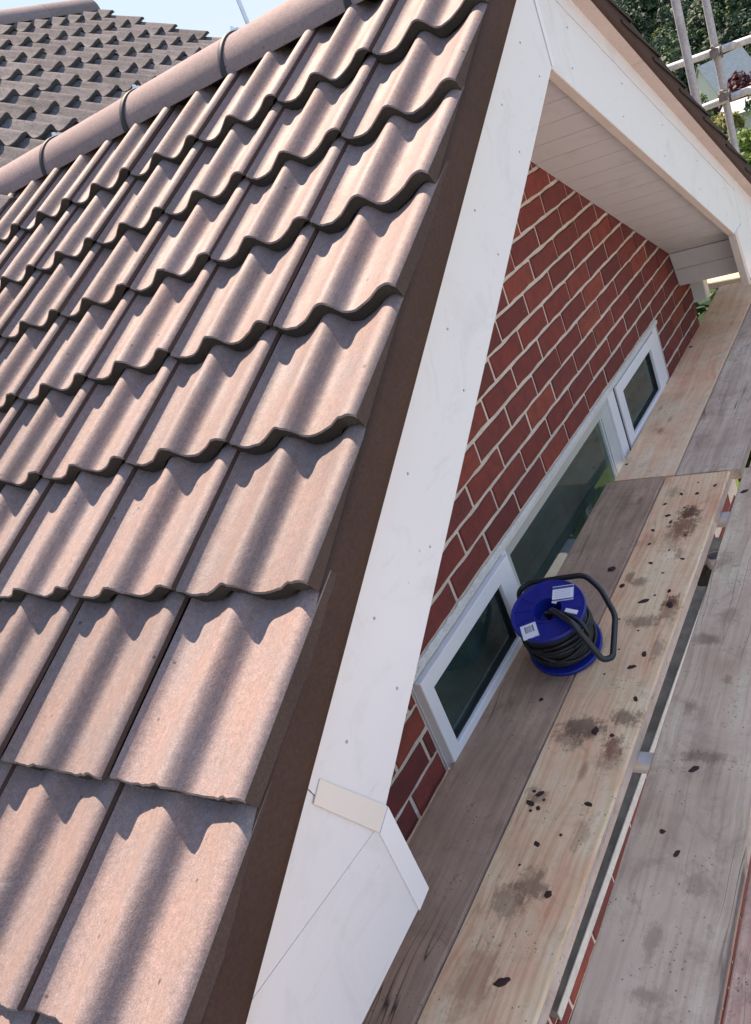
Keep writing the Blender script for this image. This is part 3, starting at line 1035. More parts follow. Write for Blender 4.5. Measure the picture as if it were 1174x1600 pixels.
def ridge_mesh(L, r, seed, mats):
    mb = MB()
    n, k = 20, 8
    th = .016
    for (rr, inv) in ((r, False), (r - th, True)):
        vs = []
        for i in range(k + 1):
            for q in range(n + 1):
                a = PI * (q / n) * 1.0
                w_ = noise.noise((i * .8, q * .3, seed)) * .0012
                vs.append(((rr + w_) * math.cos(a) * 1.02, L * i / k, (rr + w_) * math.sin(a)))
        fs = []
        for i in range(k):
            for q in range(n):
                f = (i * (n + 1) + q, i * (n + 1) + q + 1, (i + 1) * (n + 1) + q + 1, (i + 1) * (n + 1) + q)
                fs.append(f[::-1] if not inv else f)
        mb.add(vs, fs, 0, True)
    for yy in (0, L):
        vs = []
        for q in range(n + 1):
            a = PI * q / n
            vs += [(r * math.cos(a) * 1.02, yy, r * math.sin(a)), ((r - th) * math.cos(a) * 1.02, yy, (r - th) * math.sin(a))]
        mb.add(vs, [(2 * q, 2 * q + 1, 2 * q + 3, 2 * q + 2) for q in range(n)], 0)
    for sx in (0, n):
        a = PI * sx / n
        vs = [(rr * math.cos(a) * 1.02, yy, 0) for rr in (r, r - th) for yy in (0, L)]
        mb.add(vs, [(0, 1, 3, 2)], 0)
    return mb.mesh("ridge_tile", mats)


def seal_mesh(r, mats):
    mb = MB()
    n = 28
    prof = [(-.011, -.004), (-.010, .0045), (-.003, .0062), (.003, .0062), (.010, .0045), (.011, -.004)]
    vs = []
    for q in range(n + 1):
        a = PI * q / n
        for y, dr in prof:
            vs.append(((r + dr) * math.cos(a) * 1.02, y, (r + dr) * math.sin(a)))
    k = len(prof)
    mb.add(vs, [(q * k + i, q * k + i + 1, (q + 1) * k + i + 1, (q + 1) * k + i) for q in range(n) for i in range(k - 1)], 0, True)
    return mb.mesh("ridge_seal", mats)


RR = .106
RZ = 1.4135
rm = [ridge_mesh(.462, RR, k, [M_RIDGE]) for k in range(3)]
sm_ = seal_mesh(RR, [M_SEAL])
clip = MB()
clip.box((-.016, -.012, 0), (.016, .012, .006))
clip.box((-.012, .004, .006), (.004, .010, .016))
clip_me = clip.mesh("ridge_clip", [M_STEEL])
yj = [-.352, .112, .575, 1.038, 1.502, 1.966]
for k, y0 in enumerate(yj):
    put("ridge_tile", rm[k % 3], roof, (XA, y0, RZ + random.uniform(-.002, .002)), (random.uniform(-.004, .004), 0, random.uniform(-.004, .004)))
    if k > 0:
        put("ridge_seal", sm_, roof, (XA, y0, RZ))
        put("ridge_clip", clip_me, roof, (XA + .02, y0, RZ + RR + .002), (0, .15, .3))
# closed mortar end of the ridge at the gable
mb = MB()
n = 16
vs = [(XA + (RR - .004) * math.cos(PI * q / n), YU + .016, RZ + (RR - .004) * math.sin(PI * q / n)) for q in range(n + 1)] + [(XA + .1, YU + .016, RZ - .09), (XA - .1, YU + .016, RZ - .09)]
mb.add(vs, [tuple(range(len(vs)))[::-1]])
mb.build("ridge_mortar", M_MORTAR_V, roof)

# ---------------------------------------------------------------- older main roof behind
MO = Vector((3.49, 3.845, 2.607))       # top right corner at the ridge
U2 = Vector((0, math.cos(rad(30)), .5)); N2 = Vector((0, -.5, math.cos(rad(30))))
rot2 = Mrot(U2, (-1, 0, 0), N2)
mb = MB()
q0 = MO + N2 * -.075
a = q0 + Vector((-.02, 0, 0)); b = q0 + Vector((-9.0, 0, 0)); dn = -U2 * 2.55
mb.add([a, b, b + dn, a + dn], [(0, 1, 2, 3)])
up = Vector((0, .866, -.5)) * 5
mb.add([a, b, b + up, a + up], [(3, 2, 1, 0)])
mroof = mb.build("main_roof", M_BATTEN, house)
tag(mroof, "older grey weathered pantile roof behind the pink gable roof")
rnd = random.Random(5)
for j in range(13):
    sdn = .275 * (j + 1) - .02
    for i in range(0, 15):
        pz = MO - U2 * sdn + Vector((-i * TW, 0, 0))
        if pz.z < 1.30 and pz.x < 1.6: continue
        # leave out what the gable roof itself hides
        if pz.x - .3 < XA + 1.4 and pz.z < (cp - abs(pz.x - XA) * tn) - .12: continue
        e = rot2.copy(); e.x += rnd.uniform(-.008, .008); e.y += rnd.uniform(-.008, .008); e.z += rnd.uniform(-.007, .007)
        put("roof_tile", TMO[rnd.randrange(5)], mroof, pz + Vector((rnd.uniform(-.003, .003), 0, 0)) + U2 * rnd.uniform(-.007, .007) + N2 * rnd.uniform(-.001, .003), e)
M_RIDGE_OLD = mat_tile("ridge_concrete_old", (.20, .165, .165), (.22, .18, .175), (.11, .1, .1), .7, .4, .1, .8)
rm2 = ridge_mesh(.45, .115, 9, [M_RIDGE_OLD])
for k in range(8):
    put("ridge_tile", rm2, mroof, (MO.x + .02 - .452 * k, MO.y + .01, MO.z - .055), (0, 0, PI / 2))
mb = MB()
n = 16
vs = [(MO.x + .012, MO.y + .01 + .108 * math.cos(PI * q / n), MO.z - .055 + .108 * math.sin(PI * q / n)) for q in range(n + 1)]
mb.add(vs, [tuple(range(n + 1))])
mb.build("ridge_mortar", M_RIDGE_OLD, mroof)
# gable body under the main roof end
M_FAR_BRICK = M_BRICK
mb = MB()
mb.add([(3.38, MO.y, MO.z - .15), (3.38, MO.y - 2.5 * .866, MO.z - 1.37), (3.38, MO.y - 2.5 * .866, -4.6), (3.38, MO.y + 3, -4.6), (3.38, MO.y + 4, MO.z - 2.4)], [(0, 1, 2, 3, 4)])
mb.build("gable_wall", M_BRICK, house)

# ---------------------------------------------------------------- scaffold boards


def board(label, mat, x0, x1, yc, wid, skew, ztop=ZBD, thick=.038, seed=0, split=False, cat='plank'):
    rnd = random.Random(seed)
    n = 26
    L = x1 - x0
    vs = []
    sec = [(-.5, -1, 0), (-.5, -.12, 0), (-.488, 0, 0), (.488, 0, 0), (.5, -.12, 0), (.5, -1, 0)]
    mb = MB()
    k = 12
    for i in range(n + 1):
        x = L * (i / n - .5)
        cup = 0
        row = []
        wob = noise.noise((x * 2.3, seed * 7.7, 0)) * .0022
        wob2 = noise.noise((x * 2.1, seed * 3.7, 5)) * .0022
        chip1 = max(0, noise.noise((x * 19, seed, 2)) - .35) * .012
        chip2 = max(0, noise.noise((x * 17, seed + 5, 2)) - .35) * .012
        yl, yr = -wid / 2 + wob, wid / 2 + wob2
        prof = [(yl, -thick), (yl, -.006 - chip1), (yl + .004 + chip1, 0)]
        for q in range(1, 6):
            prof.append((yl + (yr - yl) * q / 6, .0006 * math.sin(PI * q / 6)))
        prof += [(yr - .004 - chip2, 0), (yr, -.006 - chip2), (yr, -thick)]
        if i in (0, n):
            ex = noise.noise((seed, i, 0)) * .002
        for y, z in prof:
            vs.append((x + (noise.noise((y * 30, seed, i)) * .002 if i in (0, n) else 0), y, z))
    k = len(prof)
    fs = [(i * k + q, i * k + q + 1, (i + 1) * k + q + 1, (i + 1) * k + q)[::-1] for i in range(n) for q in range(1, k - 2)]
    mb.add(vs, [(i * k + q, i * k + q + 1, (i + 1) * k + q + 1, (i + 1) * k + q)[::-1] for i in range(n) for q in (0, k - 2)], 1)
    fs += [(i * k + k - 1, i * k, (i + 1) * k, (i + 1) * k + k - 1)[::-1] for i in range(n)]
    mb.add(vs, fs)
    mb.add(vs[:k], [tuple(range(k))]); mb.add(vs[-k:], [tuple(range(k))[::-1]])
    me = mb.mesh("scaffold_board", [mat, M_W_SIDE])
    o = put("scaffold_board", me, None, ((x0 + x1) / 2, yc, ztop), (0, 0, math.atan(skew)))
    tag(o, label, cat, "scaffold boards along the gable wall")
    return o


def ymid(y_at, x_at, skew, x0, x1): return y_at + ((x0 + x1) / 2 - x_at) * skew


SK = .0165
XN = .992
# y of the joint between near dark and pale boards at x=0: -.2205
B_DARK = board("dark brown weathered scaffold board against the window, under the cable reel", M_W_DARK, -2.9, XN, ymid(-.1125, 0, SK, -2.9, XN), .212, SK, seed=1)
B_PALE = board("pale yellow scaffold board with dark stains, second from the wall", M_W_PALE, -2.9, XN - .002, ymid(-.3285, 0, SK, -2.9, XN), .2145, SK, seed=2)
B_GREY = board("long grey weathered scaffold board beyond the open gap", M_W_GREY, -2.9, 1.005, ymid(-.5955, 0, .022, -2.9, 1.0), .224, .022, seed=3)
FK = .0155
B_FP = board("far tan scaffold board along the wall by the right top light", M_W_PALE2, 1.0, 3.12, ymid(-.1225, 1.0, FK, 1.0, 3.12), .218, FK, seed=4)
B_FG = board("far grey scaffold board beside the tan one", M_W_GREY2, 1.0, 3.4, ymid(-.341, 1.0, FK, 1.0, 3.4), .212, FK, seed=5)
B_FO = board("far outermost grey scaffold board at the right edge", M_W_GREY, 1.012, 3.6, ymid(-.585, 1.0, .02, 1.0, 3.6), .222, .02, seed=6)
B_RED = board("reddish worn scaffold board outermost at the lower right corner", M_W_RED, -2.9, -.55, ymid(-.8475, -.7, .022, -2.9, -.55), .222, .022, seed=7)
B_END = board("sunlit yellowish scaffold board lying across beyond the far eave", mat_wood("plank_sunlit", (.50, .43, .30), (.36, .30, .2), .3, 0, (.3, .3, .3), 0, 8.0, 0), 0, 1.7, 0, .42, 0, seed=8)
B_END.location = (3.50, -.15, -.30)
B_END.rotation_euler = (0, 0, rad(82))

mb = MB()
ex = XN - .006
yb_ = lambda x: -.3285 - .1072 + SK * x
mb.hexa([(.86, yb_(.86) - .0012, ZBD - .036), (ex, yb_(ex) - .0012, ZBD - .036), (ex, yb_(ex) + .0026, ZBD - .036), (.86, yb_(.86) + .0026, ZBD - .036),
         (.86, yb_(.86) - .0012, ZBD - .003), (ex, yb_(ex) - .0012, ZBD - .003), (ex, yb_(ex) + .0026, ZBD - .003), (.86, yb_(.86) + .0026, ZBD - .003)])
mb.build("end_band", M_STEEL, B_PALE)

# scaffold tubes


def tube_thing(name, label, p0, p1, mat=None, r=.0242, group='scaffold tubes', hollow=True):
    mb = MB()
    p0 = Vector(p0); p1 = Vector(p1)
    d = (p1 - p0).normalized()
    mb.tube([p0, p1], r, 20, caps=False)
    mb.tube([p0, p1], r - .004, 20, caps=False)
    up = Vector((0, 0, 1)) if abs(d.z) < .9 else Vector((1, 0, 0))
    a = d.cross(up).normalized(); b = d.cross(a)
    for p in (p0, p1):
        ring = []
        for rr in (r, r - .004):
            ring += [p + (a * math.cos(2 * PI * k / 20) + b * math.sin(2 * PI * k / 20)) * rr for k in range(20)]
        mb.add(ring, [(k, (k + 1) % 20, 20 + (k + 1) % 20, 20 + k) for k in range(20)])
    o = mb.build(name, mat or M_STEEL, None)
    tag(o, label, 'scaffold tube', group)
    return o


zt_ = ZBD - .038 - .0255
tube_thing("scaffold_tube", "galvanised cross tube under the boards seen in the gap nearest the camera", (-.275, -1.2, zt_), (-.275, -.02, zt_))
tube_thing("scaffold_tube", "galvanised cross tube seen in the gap near the board ends", (.785, -1.2, zt_), (.785, -.02, zt_))
tube_thing("scaffold_tube", "short upright tube with open top in the gap between the boards", (.572, -.437, -1.9), (.572, -.437, ZBD - .06), M_STEEL_OLD)
tube_thing("scaffold_tube", "dark tube end poking out under the far grey board corner", (1.03, -.418, ZBD - .028), (3.3, -.385, ZBD - .062), M_COUPLER)
tube_thing("scaffold_tube", "ledger tube running low outside the boards", (-2.9, -.95, zt_ - .05), (3.8, -.95, zt_ - .05), M_STEEL_OLD)
for x in (-.275, 3.0):
    tube_thing("scaffold_tube", "upright tube standing outside the boards %s" % ("at the near end" if x < 0 else "at the far end"), (x + .03, -1.02, -4.6), (x + .03, -1.02, -.2), M_STEEL_OLD)
pa = tube_thing("scaffold_tube", "thicker left upright scaffold pole beyond the far eave", (4.05, .150, -4.6), (4.05, .150, 2.2), M_STEEL_OLD)
pb = tube_thing("scaffold_tube", "right upright scaffold pole crossing both guard rails", (5.0, .190, -5.0), (5.0, .190, 2.2), M_STEEL_OLD)
r1 = tube_thing("scaffold_tube", "upper horizontal guard rail tube beyond the far eave", (4.95, -1.6, .705), (4.95, 1.4, .775), M_RAIL)
r2 = tube_thing("scaffold_tube", "lower horizontal guard rail tube beyond the far eave", (4.95, -1.6, .505), (4.95, 1.4, .398), M_RAIL)
for z, lab in ((.742, "upper"), (.462, "lower")):
    mb = MB()
    mb.box((4.965, .155, z - .03), (5.03, .225, z + .03))
    mb.box((4.92, .160, z - .026), (4.985, .215, z + .026))
    mb.tube([(4.93, .145, z + .03), (4.93, .145, z - .045)], .008, 8)
    mb.tube([(4.90, .19, z + .035), (4.95, .19, z + .04)], .012, 8)
    o = mb.build("scaffold_coupler", M_COUPLER, None, .006)
    tag(o, "steel coupler clamping the %s guard rail to the right pole" % lab, "coupler", "couplers on the right pole")
mb = MB()
mb.box((.548, -.462, -.415), (.60, -.405, -.37)); mb.tube([(.53, -.44, -.393), (.62, -.44, -.393)], .011, 8)
mb.box((.56, -.43, -.44), (.61, -.37, -.39))
o = mb.build("scaffold_coupler", M_BLACK, None, .006)
tag(o, "dark coupler on the short upright tube in the gap", "coupler")
# thin leaning rod and its foot behind the ridge
mb = MB()
mb.tube([(1.145, .862, 1.36), (1.19, .90, 1.80), (1.27, .97, 2.6)], .0075, 10)
o = mb.build("aerial_rod", M_STEEL, None)
tag(o, "thin grey metal rod leaning up behind the ridge against the sky", "rod")

# white gutter end at the far corner
mb = MB()
gx = 2.62
pts = []
n = 10
for i in range(n + 1):
    a = PI + PI * i / n
    pts.append((math.cos(a) * .056, math.sin(a) * .056))
vs = []
for yy in (-.012, 1.6):
    for (dx, dz) in pts: vs.append((gx + .06 + dx, yy, .02 + dz))
    for (dx, dz) in pts[::-1]: vs.append((gx + .06 + dx * .93, yy, .02 + dz * .93))
k = 2 * (n + 1)
mb.add(vs, [(i, (i + 1) % k, k + (i + 1) % k, k + i) for i in range(k)], 0, True)
mb.add([(gx + .06 + dx, -.012, .02 + dz) for dx, dz in pts], [tuple(range(n + 1))])
o = mb.build("gutter", M_WHITE_CLEAN, house)
mb = MB()
mb.box((2.585, -.05, -.17), (2.66, .03, -.035))
o = mb.build("gutter_outlet", M_WHITE_CLEAN, house, .006)

# ---------------------------------------------------------------- cable reel
RC = Vector((.0293, -.1750, -.2474)); RN = Vector((-.26994, -.04808, .96168)).normalized()
RL, Rr = .1516, .1006
reel = thing("cable_reel", "blue plastic cable reel wound with black cable, leaning on the scaffold boards", "cable reel", (.02, -.178, ZBD))


def flange(h, flip):
    mb = MB()
    t_ = .005
    a = [(.0375, 0), (.041, .004), (.090, .004), (Rr - .002, .006), (Rr, .004), (Rr, -.004), (Rr - .003, -.006), (.0375, -.004)]
    if flip: a = [(r, -x) for r, x in a][::-1]
    mb.lathe(a, RC + RN * h, RN, 72, 0, False)
    o = mb.build("flange", M_BLUE, reel)
    for p in o.data.polygons: p.use_smooth = True
    o.data.set_sharp_from_angle(angle=.5)
    return o


flange(RL, False)
flange(.004, True)
mb = MB()
mb.lathe([(.048, .006), (.048, RL - .006)], RC, RN, 48)
mb.lathe([(.0375, RL + .003), (.034, RL - .035), (.0, RL - .036)], RC, RN, 48)
for k in range(6):
    pass
mb.build("hub", M_BLUE, reel)
# ribs on the face of the top flange
ea = RN.cross(Vector((0, 1, .1))).normalized(); eb = RN.cross(ea)
mb = MB()
for k in range(12):
    a = 2 * PI * (k + .3) / 12
    d = ea * math.cos(a) + eb * math.sin(a); q = RN.cross(d)
    c = RC + RN * (RL + .0042)
    p = []
    for hh in (-.002, .0012):
        for r_, w2 in ((.042, .0012), (.092, .0012)):
            p += [c + d * r_ - q * w2 + RN * hh, c + d * r_ + q * w2 + RN * hh]
    mb.hexa([p[0], p[1], p[3], p[2], p[4], p[5], p[7], p[6]])
mb.lathe([(.0445, RL + .003), (.0445, RL + .0062), (.0385, RL + .0062), (.0375, RL + .003)], RC, RN, 48, 0, False)
mb.build("flange_ribs", M_BLUE, reel)
# wound cable: layered helix with uneven turns
mb = MB()
rnd = random.Random(9)
pts = []
cr = .0048
r_in = .056
N_ = 13
for layer in range(4):
    r0 = .060 + layer * .0083
    turns = 13
    for i in range(turns * 18):
        a = 2 * PI * i / 18
        f = i / (turns * 18)
        if layer % 2: f = 1 - f
        wob = noise.noise((i * .045, layer * 5.0, 0)) * .009
        h = .016 + (RL - .033) * f + wob
        h = min(max(h, .014), RL - .016)
        rr = r0 + noise.noise((i * .11, layer * 9.0, 4)) * .0030
        pts.append(RC + RN * h + (ea * math.cos(a) + eb * math.sin(a)) * rr)
mb.tube(pts, cr, 7, caps=True)
# a few loose crossing turns on the outside
for k in range(5):
    p2 = []
    h0 = .03 + .022 * k; h1 = RL - .03 - .018 * k
    ph = rnd.uniform(0, 6)
    for i in range(40):
        a = ph + 2 * PI * i / 40 * 1.02
        f = .5 + .5 * math.sin(2 * PI * i / 40 + k)
        p2.append(RC + RN * (h0 + (h1 - h0) * f) + (ea * math.cos(a) + eb * math.sin(a)) * (.0915 + .0012 * k % .003))
    mb.tube(p2, cr, 7)
mb.lathe([(.083, .014), (.083, RL - .014)], RC, RN, 40)
mb.build("wound_cable", M_BLACK, reel)


def smooth_path(ctrl, sub=10):
    P = [Vector(p) for p in ctrl]
    out = []
    for i in range(len(P) - 1):
        p0 = P[max(i - 1, 0)]; p1 = P[i]; p2 = P[i + 1]; p3 = P[min(i + 2, len(P) - 1)]
        for k in range(sub):
            t = k / sub
            out.append(.5 * ((2 * p1) + (-p0 + p2) * t + (2 * p0 - 5 * p1 + 4 * p2 - p3) * t * t + (-p0 + 3 * p1 - 3 * p2 + p3) * t ** 3))
    out.append(P[-1])
    return out


def round_path(ctrl, r=.02, k=6):
    P = [Vector(p) for p in ctrl]
    out = [P[0]]
    for i in range(1, len(P) - 1):
        a = (P[i - 1] - P[i]); b = (P[i + 1] - P[i])
        ra = min(r, a.length * .45, b.length * .45)
        pa_, pb_ = P[i] + a.normalized() * ra, P[i] + b.normalized() * ra
        for q in range(k + 1):
            t = q / k
            out.append(pa_ * (1 - t) ** 2 + P[i] * 2 * t * (1 - t) + pb_ * t * t)
    out.append(P[-1])
    return out


hub_t = RC + RN * (RL - .02)
arm = [hub_t, RC + RN * (RL + .016) + (Vector((-.03, -.06, 0))) * .3, (-.079, -.278, -.090), (-.090, -.330, -.195), (-.074, -.350, -.198), (.058, -.326, -.168), (.123, -.275, -.128), (.147, -.231, -.100), (.112, -.080, -.098), (.088, -.055, -.108), (.080, -.050, -.16), (.06, -.10, -.262)]
mb = MB()
mb.tube(round_path(arm, .022, 7), .0078, 14)
mb.build("handle_frame", M_BLACKTUBE, reel)
# cable tail coming out of the hub and over the rim
tail = [hub_t + Vector((.004, .006, -.01)), hub_t + RN * .022 + Vector((-.012, .0, 0)), RC + RN * (RL + .014) + Vector((-.02, -.055, -.004)), RC + RN * (RL + .012) + Vector((-.045, -.105, -.012)), RC + RN * (RL - .02) + Vector((-.062, -.122, -.01)), RC + RN * (RL - .075) + Vector((-.05, -.098, 0))]
mb = MB()
mb.tube(smooth_path(tail, 9), .0055, 10)
mb.build("cable_tail", M_BLACK, reel)


def sticker(name, cxy, w_, h_, ang, mat):
    # cxy: offset on the flange face along (ea, eb)
    c = Vector(cxy)
    c = c - RN * ((c - RC).dot(RN) - (RL + .0075))
    # in plane axes from the view
    u = Vector((math.cos(ang), math.sin(ang), 0)); u = (u - RN * u.dot(RN)).normalized(); v = RN.cross(u)
    me = bpy.data.meshes.new(name)
    P = [c - u * w_ / 2 - v * h_ / 2, c + u * w_ / 2 - v * h_ / 2, c + u * w_ / 2 + v * h_ / 2, c - u * w_ / 2 + v * h_ / 2]
    P += [p - RN * .003 for p in P]
    me.from_pydata([tuple(p - c) for p in P], [], [(0, 1, 2, 3), (4, 5, 1, 0), (5, 6, 2, 1), (6, 7, 3, 2), (7, 4, 0, 3)])
    uv = me.uv_layers.new(name="UVMap")
    for i, q in enumerate(((0, 0), (1, 0), (1, 1), (0, 1))): uv.data[i].uv = q
    me.materials.append(mat)
    put(name, me, reel, c)


sticker("barcode_sticker", (-.081, -.153, -.118), .042, .046, rad(-60), M_LAB_BAR)
sticker("rating_sticker", (.040, -.212, -.086), .056, .050, rad(-78), M_LAB_RATE)
sticker("white_tag", (-.016, -.249, -.100), .012, .034, rad(-10), M_LAB_WHITE)
sticker("white_tag", (.010, -.196, -.09), .008, .012, rad(-10), M_LAB_WHITE)

# ---------------------------------------------------------------- crumbs of tile and mortar on the boards


def chip_mesh(seed, el=1.4):
    rnd = random.Random(seed)
    bm = bmesh.new()
    bmesh.ops.create_icosphere(bm, subdivisions=2, radius=1)
    for v in bm.verts:
        d = noise.noise(v.co * 1.4 + Vector((seed * 3.1, 0, 0))) * .55
        v.co *= 1 + d
        v.co.x *= el; v.co.z *= .42
        if v.co.z < -.18: v.co.z = -.18
    for v in bm.verts: v.co.z += .18
    me = bpy.data.meshes.new("mortar_crumb"); bm.to_mesh(me); bm.free()
    me.materials.append(M_CHIP)
    return me


CM = [chip_mesh(k, 1.1 + .35 * (k % 3)) for k in range(7)]
rnd = random.Random(33)


def crumb(x, y, r, label, group, z=ZBD, el=None):
    o = put("mortar_crumb", CM[rnd.randrange(7)] if el is None else el, None, (x, y, z + .0002), (0, 0, rnd.uniform(0, 6.28)))
    o.scale = (r * .62, r * .62, r * .5)
    tag(o, label, "crumb", group)
    return o


GROUPS = [("small dark crumb among the brown stains at the far end of the pale board", "crumbs at the far end of the pale board",
           [(.454, -.291, .009), (.725, -.278, .011), (.684, -.296, .008), (.801, -.25, .009), (.855, -.342, .010), (.56, -.26, .008), (.60, -.36, .006), (.52, -.33, .006), (.9, -.39, .008), (.86, -.29, .008), (.93, -.33, .006), (.77, -.32, .007), (.64, -.25, .008), (.47, -.38, .007)]),
          ("small dark crumb beside the reel handle on the pale board", "crumbs beside the reel",
           [(.339, -.236, .013), (.244, -.398, .013), (.18, -.27, .006), (.40, -.34, .006), (.31, -.38, .008), (.29, -.345, .006), (.13, -.34, .005), (.05, -.31, .005)]),
          ("small dark crumb between the reel and the scuffed patch on the pale board", "crumbs in front of the reel",
           [(-.019, -.363, .011), (.033, -.382, .010), (-.135, -.405, .0085), (-.05, -.30, .005), (-.262, -.384, .0085)]),
          ("one of a cluster of tiny dark crumbs near the joint on the lower pale board", "cluster of crumbs on the lower pale board",
           [(-.46, -.275, .010), (-.49, -.262, .010), (-.455, -.258, .007), (-.50, -.285, .008), (-.475, -.29, .006), (-.51, -.27, .006)]),
          ("small dark crumb on the clean lower stretch of the pale board", "crumbs on the lower pale board",
           [(-.47, -.392, .009), (-.593, -.318, .009), (-.56, -.36, .006), (-.65, -.30, .005)])]
for lab, grp, L_ in GROUPS:
    for x, y, r in L_:
        crumb(x, y, r, lab, grp)
crumb(-.253, -.339, .0145, "large round dark crumb in the scuffed patch of the pale board", None)
crumb(-.703, -.384, .0125, "fat dark crumb alone on the lower part of the pale board", None)
o = crumb(-.897, -.365, .0125, "oblong dark chip nearest the camera on the pale board", None, el=chip_mesh(77, 2.0)); o.rotation_euler = (0, 0, -.9)
o = crumb(.262, -.322, .012, "oblong dark chip beside the reel handle on the pale board", None, el=chip_mesh(78, 2.0)); o.rotation_euler = (0, 0, -1.2)
crumb(-.159, -.164, .010, "single dark crumb in front of the reel on the dark board", None)
crumb(.427, -.178, .020, "largest dark crumb, beyond the reel on the dark board", None)
for x, y, r, lab in [(-.339, -.587, .0105, "brown crumb upper middle of the long grey board"), (-.511, -.562, .009, "grey lump in the middle of the long grey board"), (-.558, -.60, .008, "small crumb at the crack end on the long grey board"), (.844, -.491, .012, "dark chip near the far end of the long grey board")]:
    crumb(x, y, r, lab, None)
crumb(2.257, -.018, .012, "dark crumb far along the tan board by the wall", None)
crumb(1.12, -.03, .008, "dark crumb at the near corner of the tan board", None)

# ---------------------------------------------------------------- far things beyond the scaffold


def mat_leaf(name, a, b, trans=.25):
    t = NT(name)
    v = t.coords('Object')
    c = t.mix(t.ramp(t.noise(v, 1.1, 3), [(.35, 0), (.65, 1)]), a, b)
    gn = t.n('NewGeometry')
    c = t.mix(.6, c, t.ramp(gn.outputs['Random Per Island'], [(0, .25), (1, .75)]), 'OVERLAY')
    t.b.inputs['Subsurface Weight'].default_value = 0
    tr = t.n('BsdfTranslucent'); t.link(c, tr.inputs['Color'])
    mx = t.n('MixShader'); mx.inputs[0].default_value = trans
    t.done(c, .6, .3)
    t.link(t.b.outputs[0], mx.inputs[1]); t.link(tr.outputs[0], mx.inputs[2]); t.link(mx.outputs[0], t.out.inputs[0])
    return t.m


M_LEAF = [mat_leaf("leaf_dark_hazed", (.015, .040, .024), (.030, .062, .032)), mat_leaf("leaf_mid_hazed", (.030, .066, .030), (.05, .092, .038)), mat_leaf("leaf_bright", (.075, .135, .028), (.11, .17, .035), .35),  # dark and mid greens tinted bluish to stand in for distance haze
          mat_leaf("leaf_yellow", (.13, .14, .035), (.17, .17, .05), .3), mat_leaf("leaf_copper", (.060, .020, .026), (.09, .028, .032))]
M_BARK = mat_plain("bark", (.06, .045, .035), .9, .1)


def leaves(mb, c, rx, rz, n, size, rnd, lumps=9):
    c = Vector(c)
    L = []
    for k in range(lumps):
        d = Vector((rnd.gauss(0, 1), rnd.gauss(0, 1), rnd.gauss(0, .8))).normalized()
        q = Vector((d.x * rx * .62, d.y * rx * .62, d.z * rz * .62))
        L.append((c + q, rnd.uniform(.32, .55)))
    for i in range(n):
        cc, rr = L[rnd.randrange(lumps)]
        d = Vector((rnd.gauss(0, 1), rnd.gauss(0, 1), rnd.gauss(0, 1))).normalized()
        f = rnd.uniform(.55, 1.0) ** .5 * rr
        p = cc + Vector((d.x * rx * f, d.y * rx * f, d.z * rz * f))
        nrm = (d + Vector((rnd.gauss(0, .6), rnd.gauss(0, .6), rnd.gauss(0, .6) + .4))).normalized()
        a = nrm.orthogonal().normalized(); b = nrm.cross(a)
        th = rnd.uniform(0, 6.28)
        a, b = a * math.cos(th) + b * math.sin(th), b * math.cos(th) - a * math.sin(th)
        s = size * rnd.uniform(.6, 1.3)
        mb.add([p - a * s * .5, p + b * s * .45, p + a * s * .6 + nrm * s * .15, p - b * s * .45], [(0, 1, 2, 3)])


def tree(name, label, cat, x, y, rx, h, mat, n, size, seed, group=None, trunk=.35, base=None):
    rnd = random.Random(seed)
    z0 = gz(x, y) if base is None else base
    t = thing(name, label, cat, (x, y, z0), group)
    zc = z0 + h * (.5 + trunk / 2); rz = h * (1 - trunk) / 2
    mb = MB()
    mb.tube([(x, y, z0 - .3), (x + .1, y, z0 + h * .3), (x, y + .1, z0 + h * .75)], [h * .025, h * .018, h * .008], 8)
    for k in range(5):
        a = rnd.uniform(0, 6.28)
        mb.tube([(x, y, z0 + h * (.3 + .06 * k)), (x + math.cos(a) * rx * .6, y + math.sin(a) * rx * .6, z0 + h * (.5 + .07 * k))], [h * .01, h * .004], 6)
    mb.build("trunk", M_BARK, t)
    mb = MB()
    leaves(mb, (x, y, zc), rx, rz, n, size, rnd)
    mb.build("crown", mat, t)
    return t


def polar(az, d): return (CAM.x + d * math.cos(rad(az)), CAM.y + d * math.sin(rad(az)))


# wooded hillside as one mass
rnd = random.Random(77)
mb = MB()
mi = []
for i in range(330):
    d = 150 + 190 * rnd.random()
    az = rnd.uniform(3, 24)
    x, y = polar(az, d)
    if d < 168 and 9.5 < az < 15: continue
    h = rnd.uniform(8, 13)
    r_ = rnd.uniform(3.2, 5.2)
    z0 = gz(x, y)
    b = len(mb.f)
    leaves(mb, (x, y, z0 + h * .58), r_, h * .45, 700, .78, rnd, 9)
    mt = rnd.choice((0, 0, 0, 1, 1))
    for q in range(b, len(mb.f)): mb.mi[q] = mt
wood = mb.build("hillside_wood", [M_LEAF[0], M_LEAF[1]], None)
tag(wood, "dense dark green wood covering the far hillside", "wood", None, 'stuff')
# pale house in the valley
hx, hy = polar(12.55, 118)
hz = gz(hx, hy)
hb = thing("pale_house", "pale rendered house with grey pitched roof far off below the hill", "house", (hx, hy, hz))
M_RENDER = mat_plain("pale_render", (.62, .58, .52), .9, .1, nsc=3, namt=.1, bump=0)
M_SLATE = mat_plain("grey_slates", (.46, .43, .40), .8, .3, nsc=2, namt=.2, bump=0)
ang = rad(-28)


def hp(u, v, z):
    return (hx + u * math.cos(ang) - v * math.sin(ang), hy + u * math.sin(ang) + v * math.cos(ang), z)


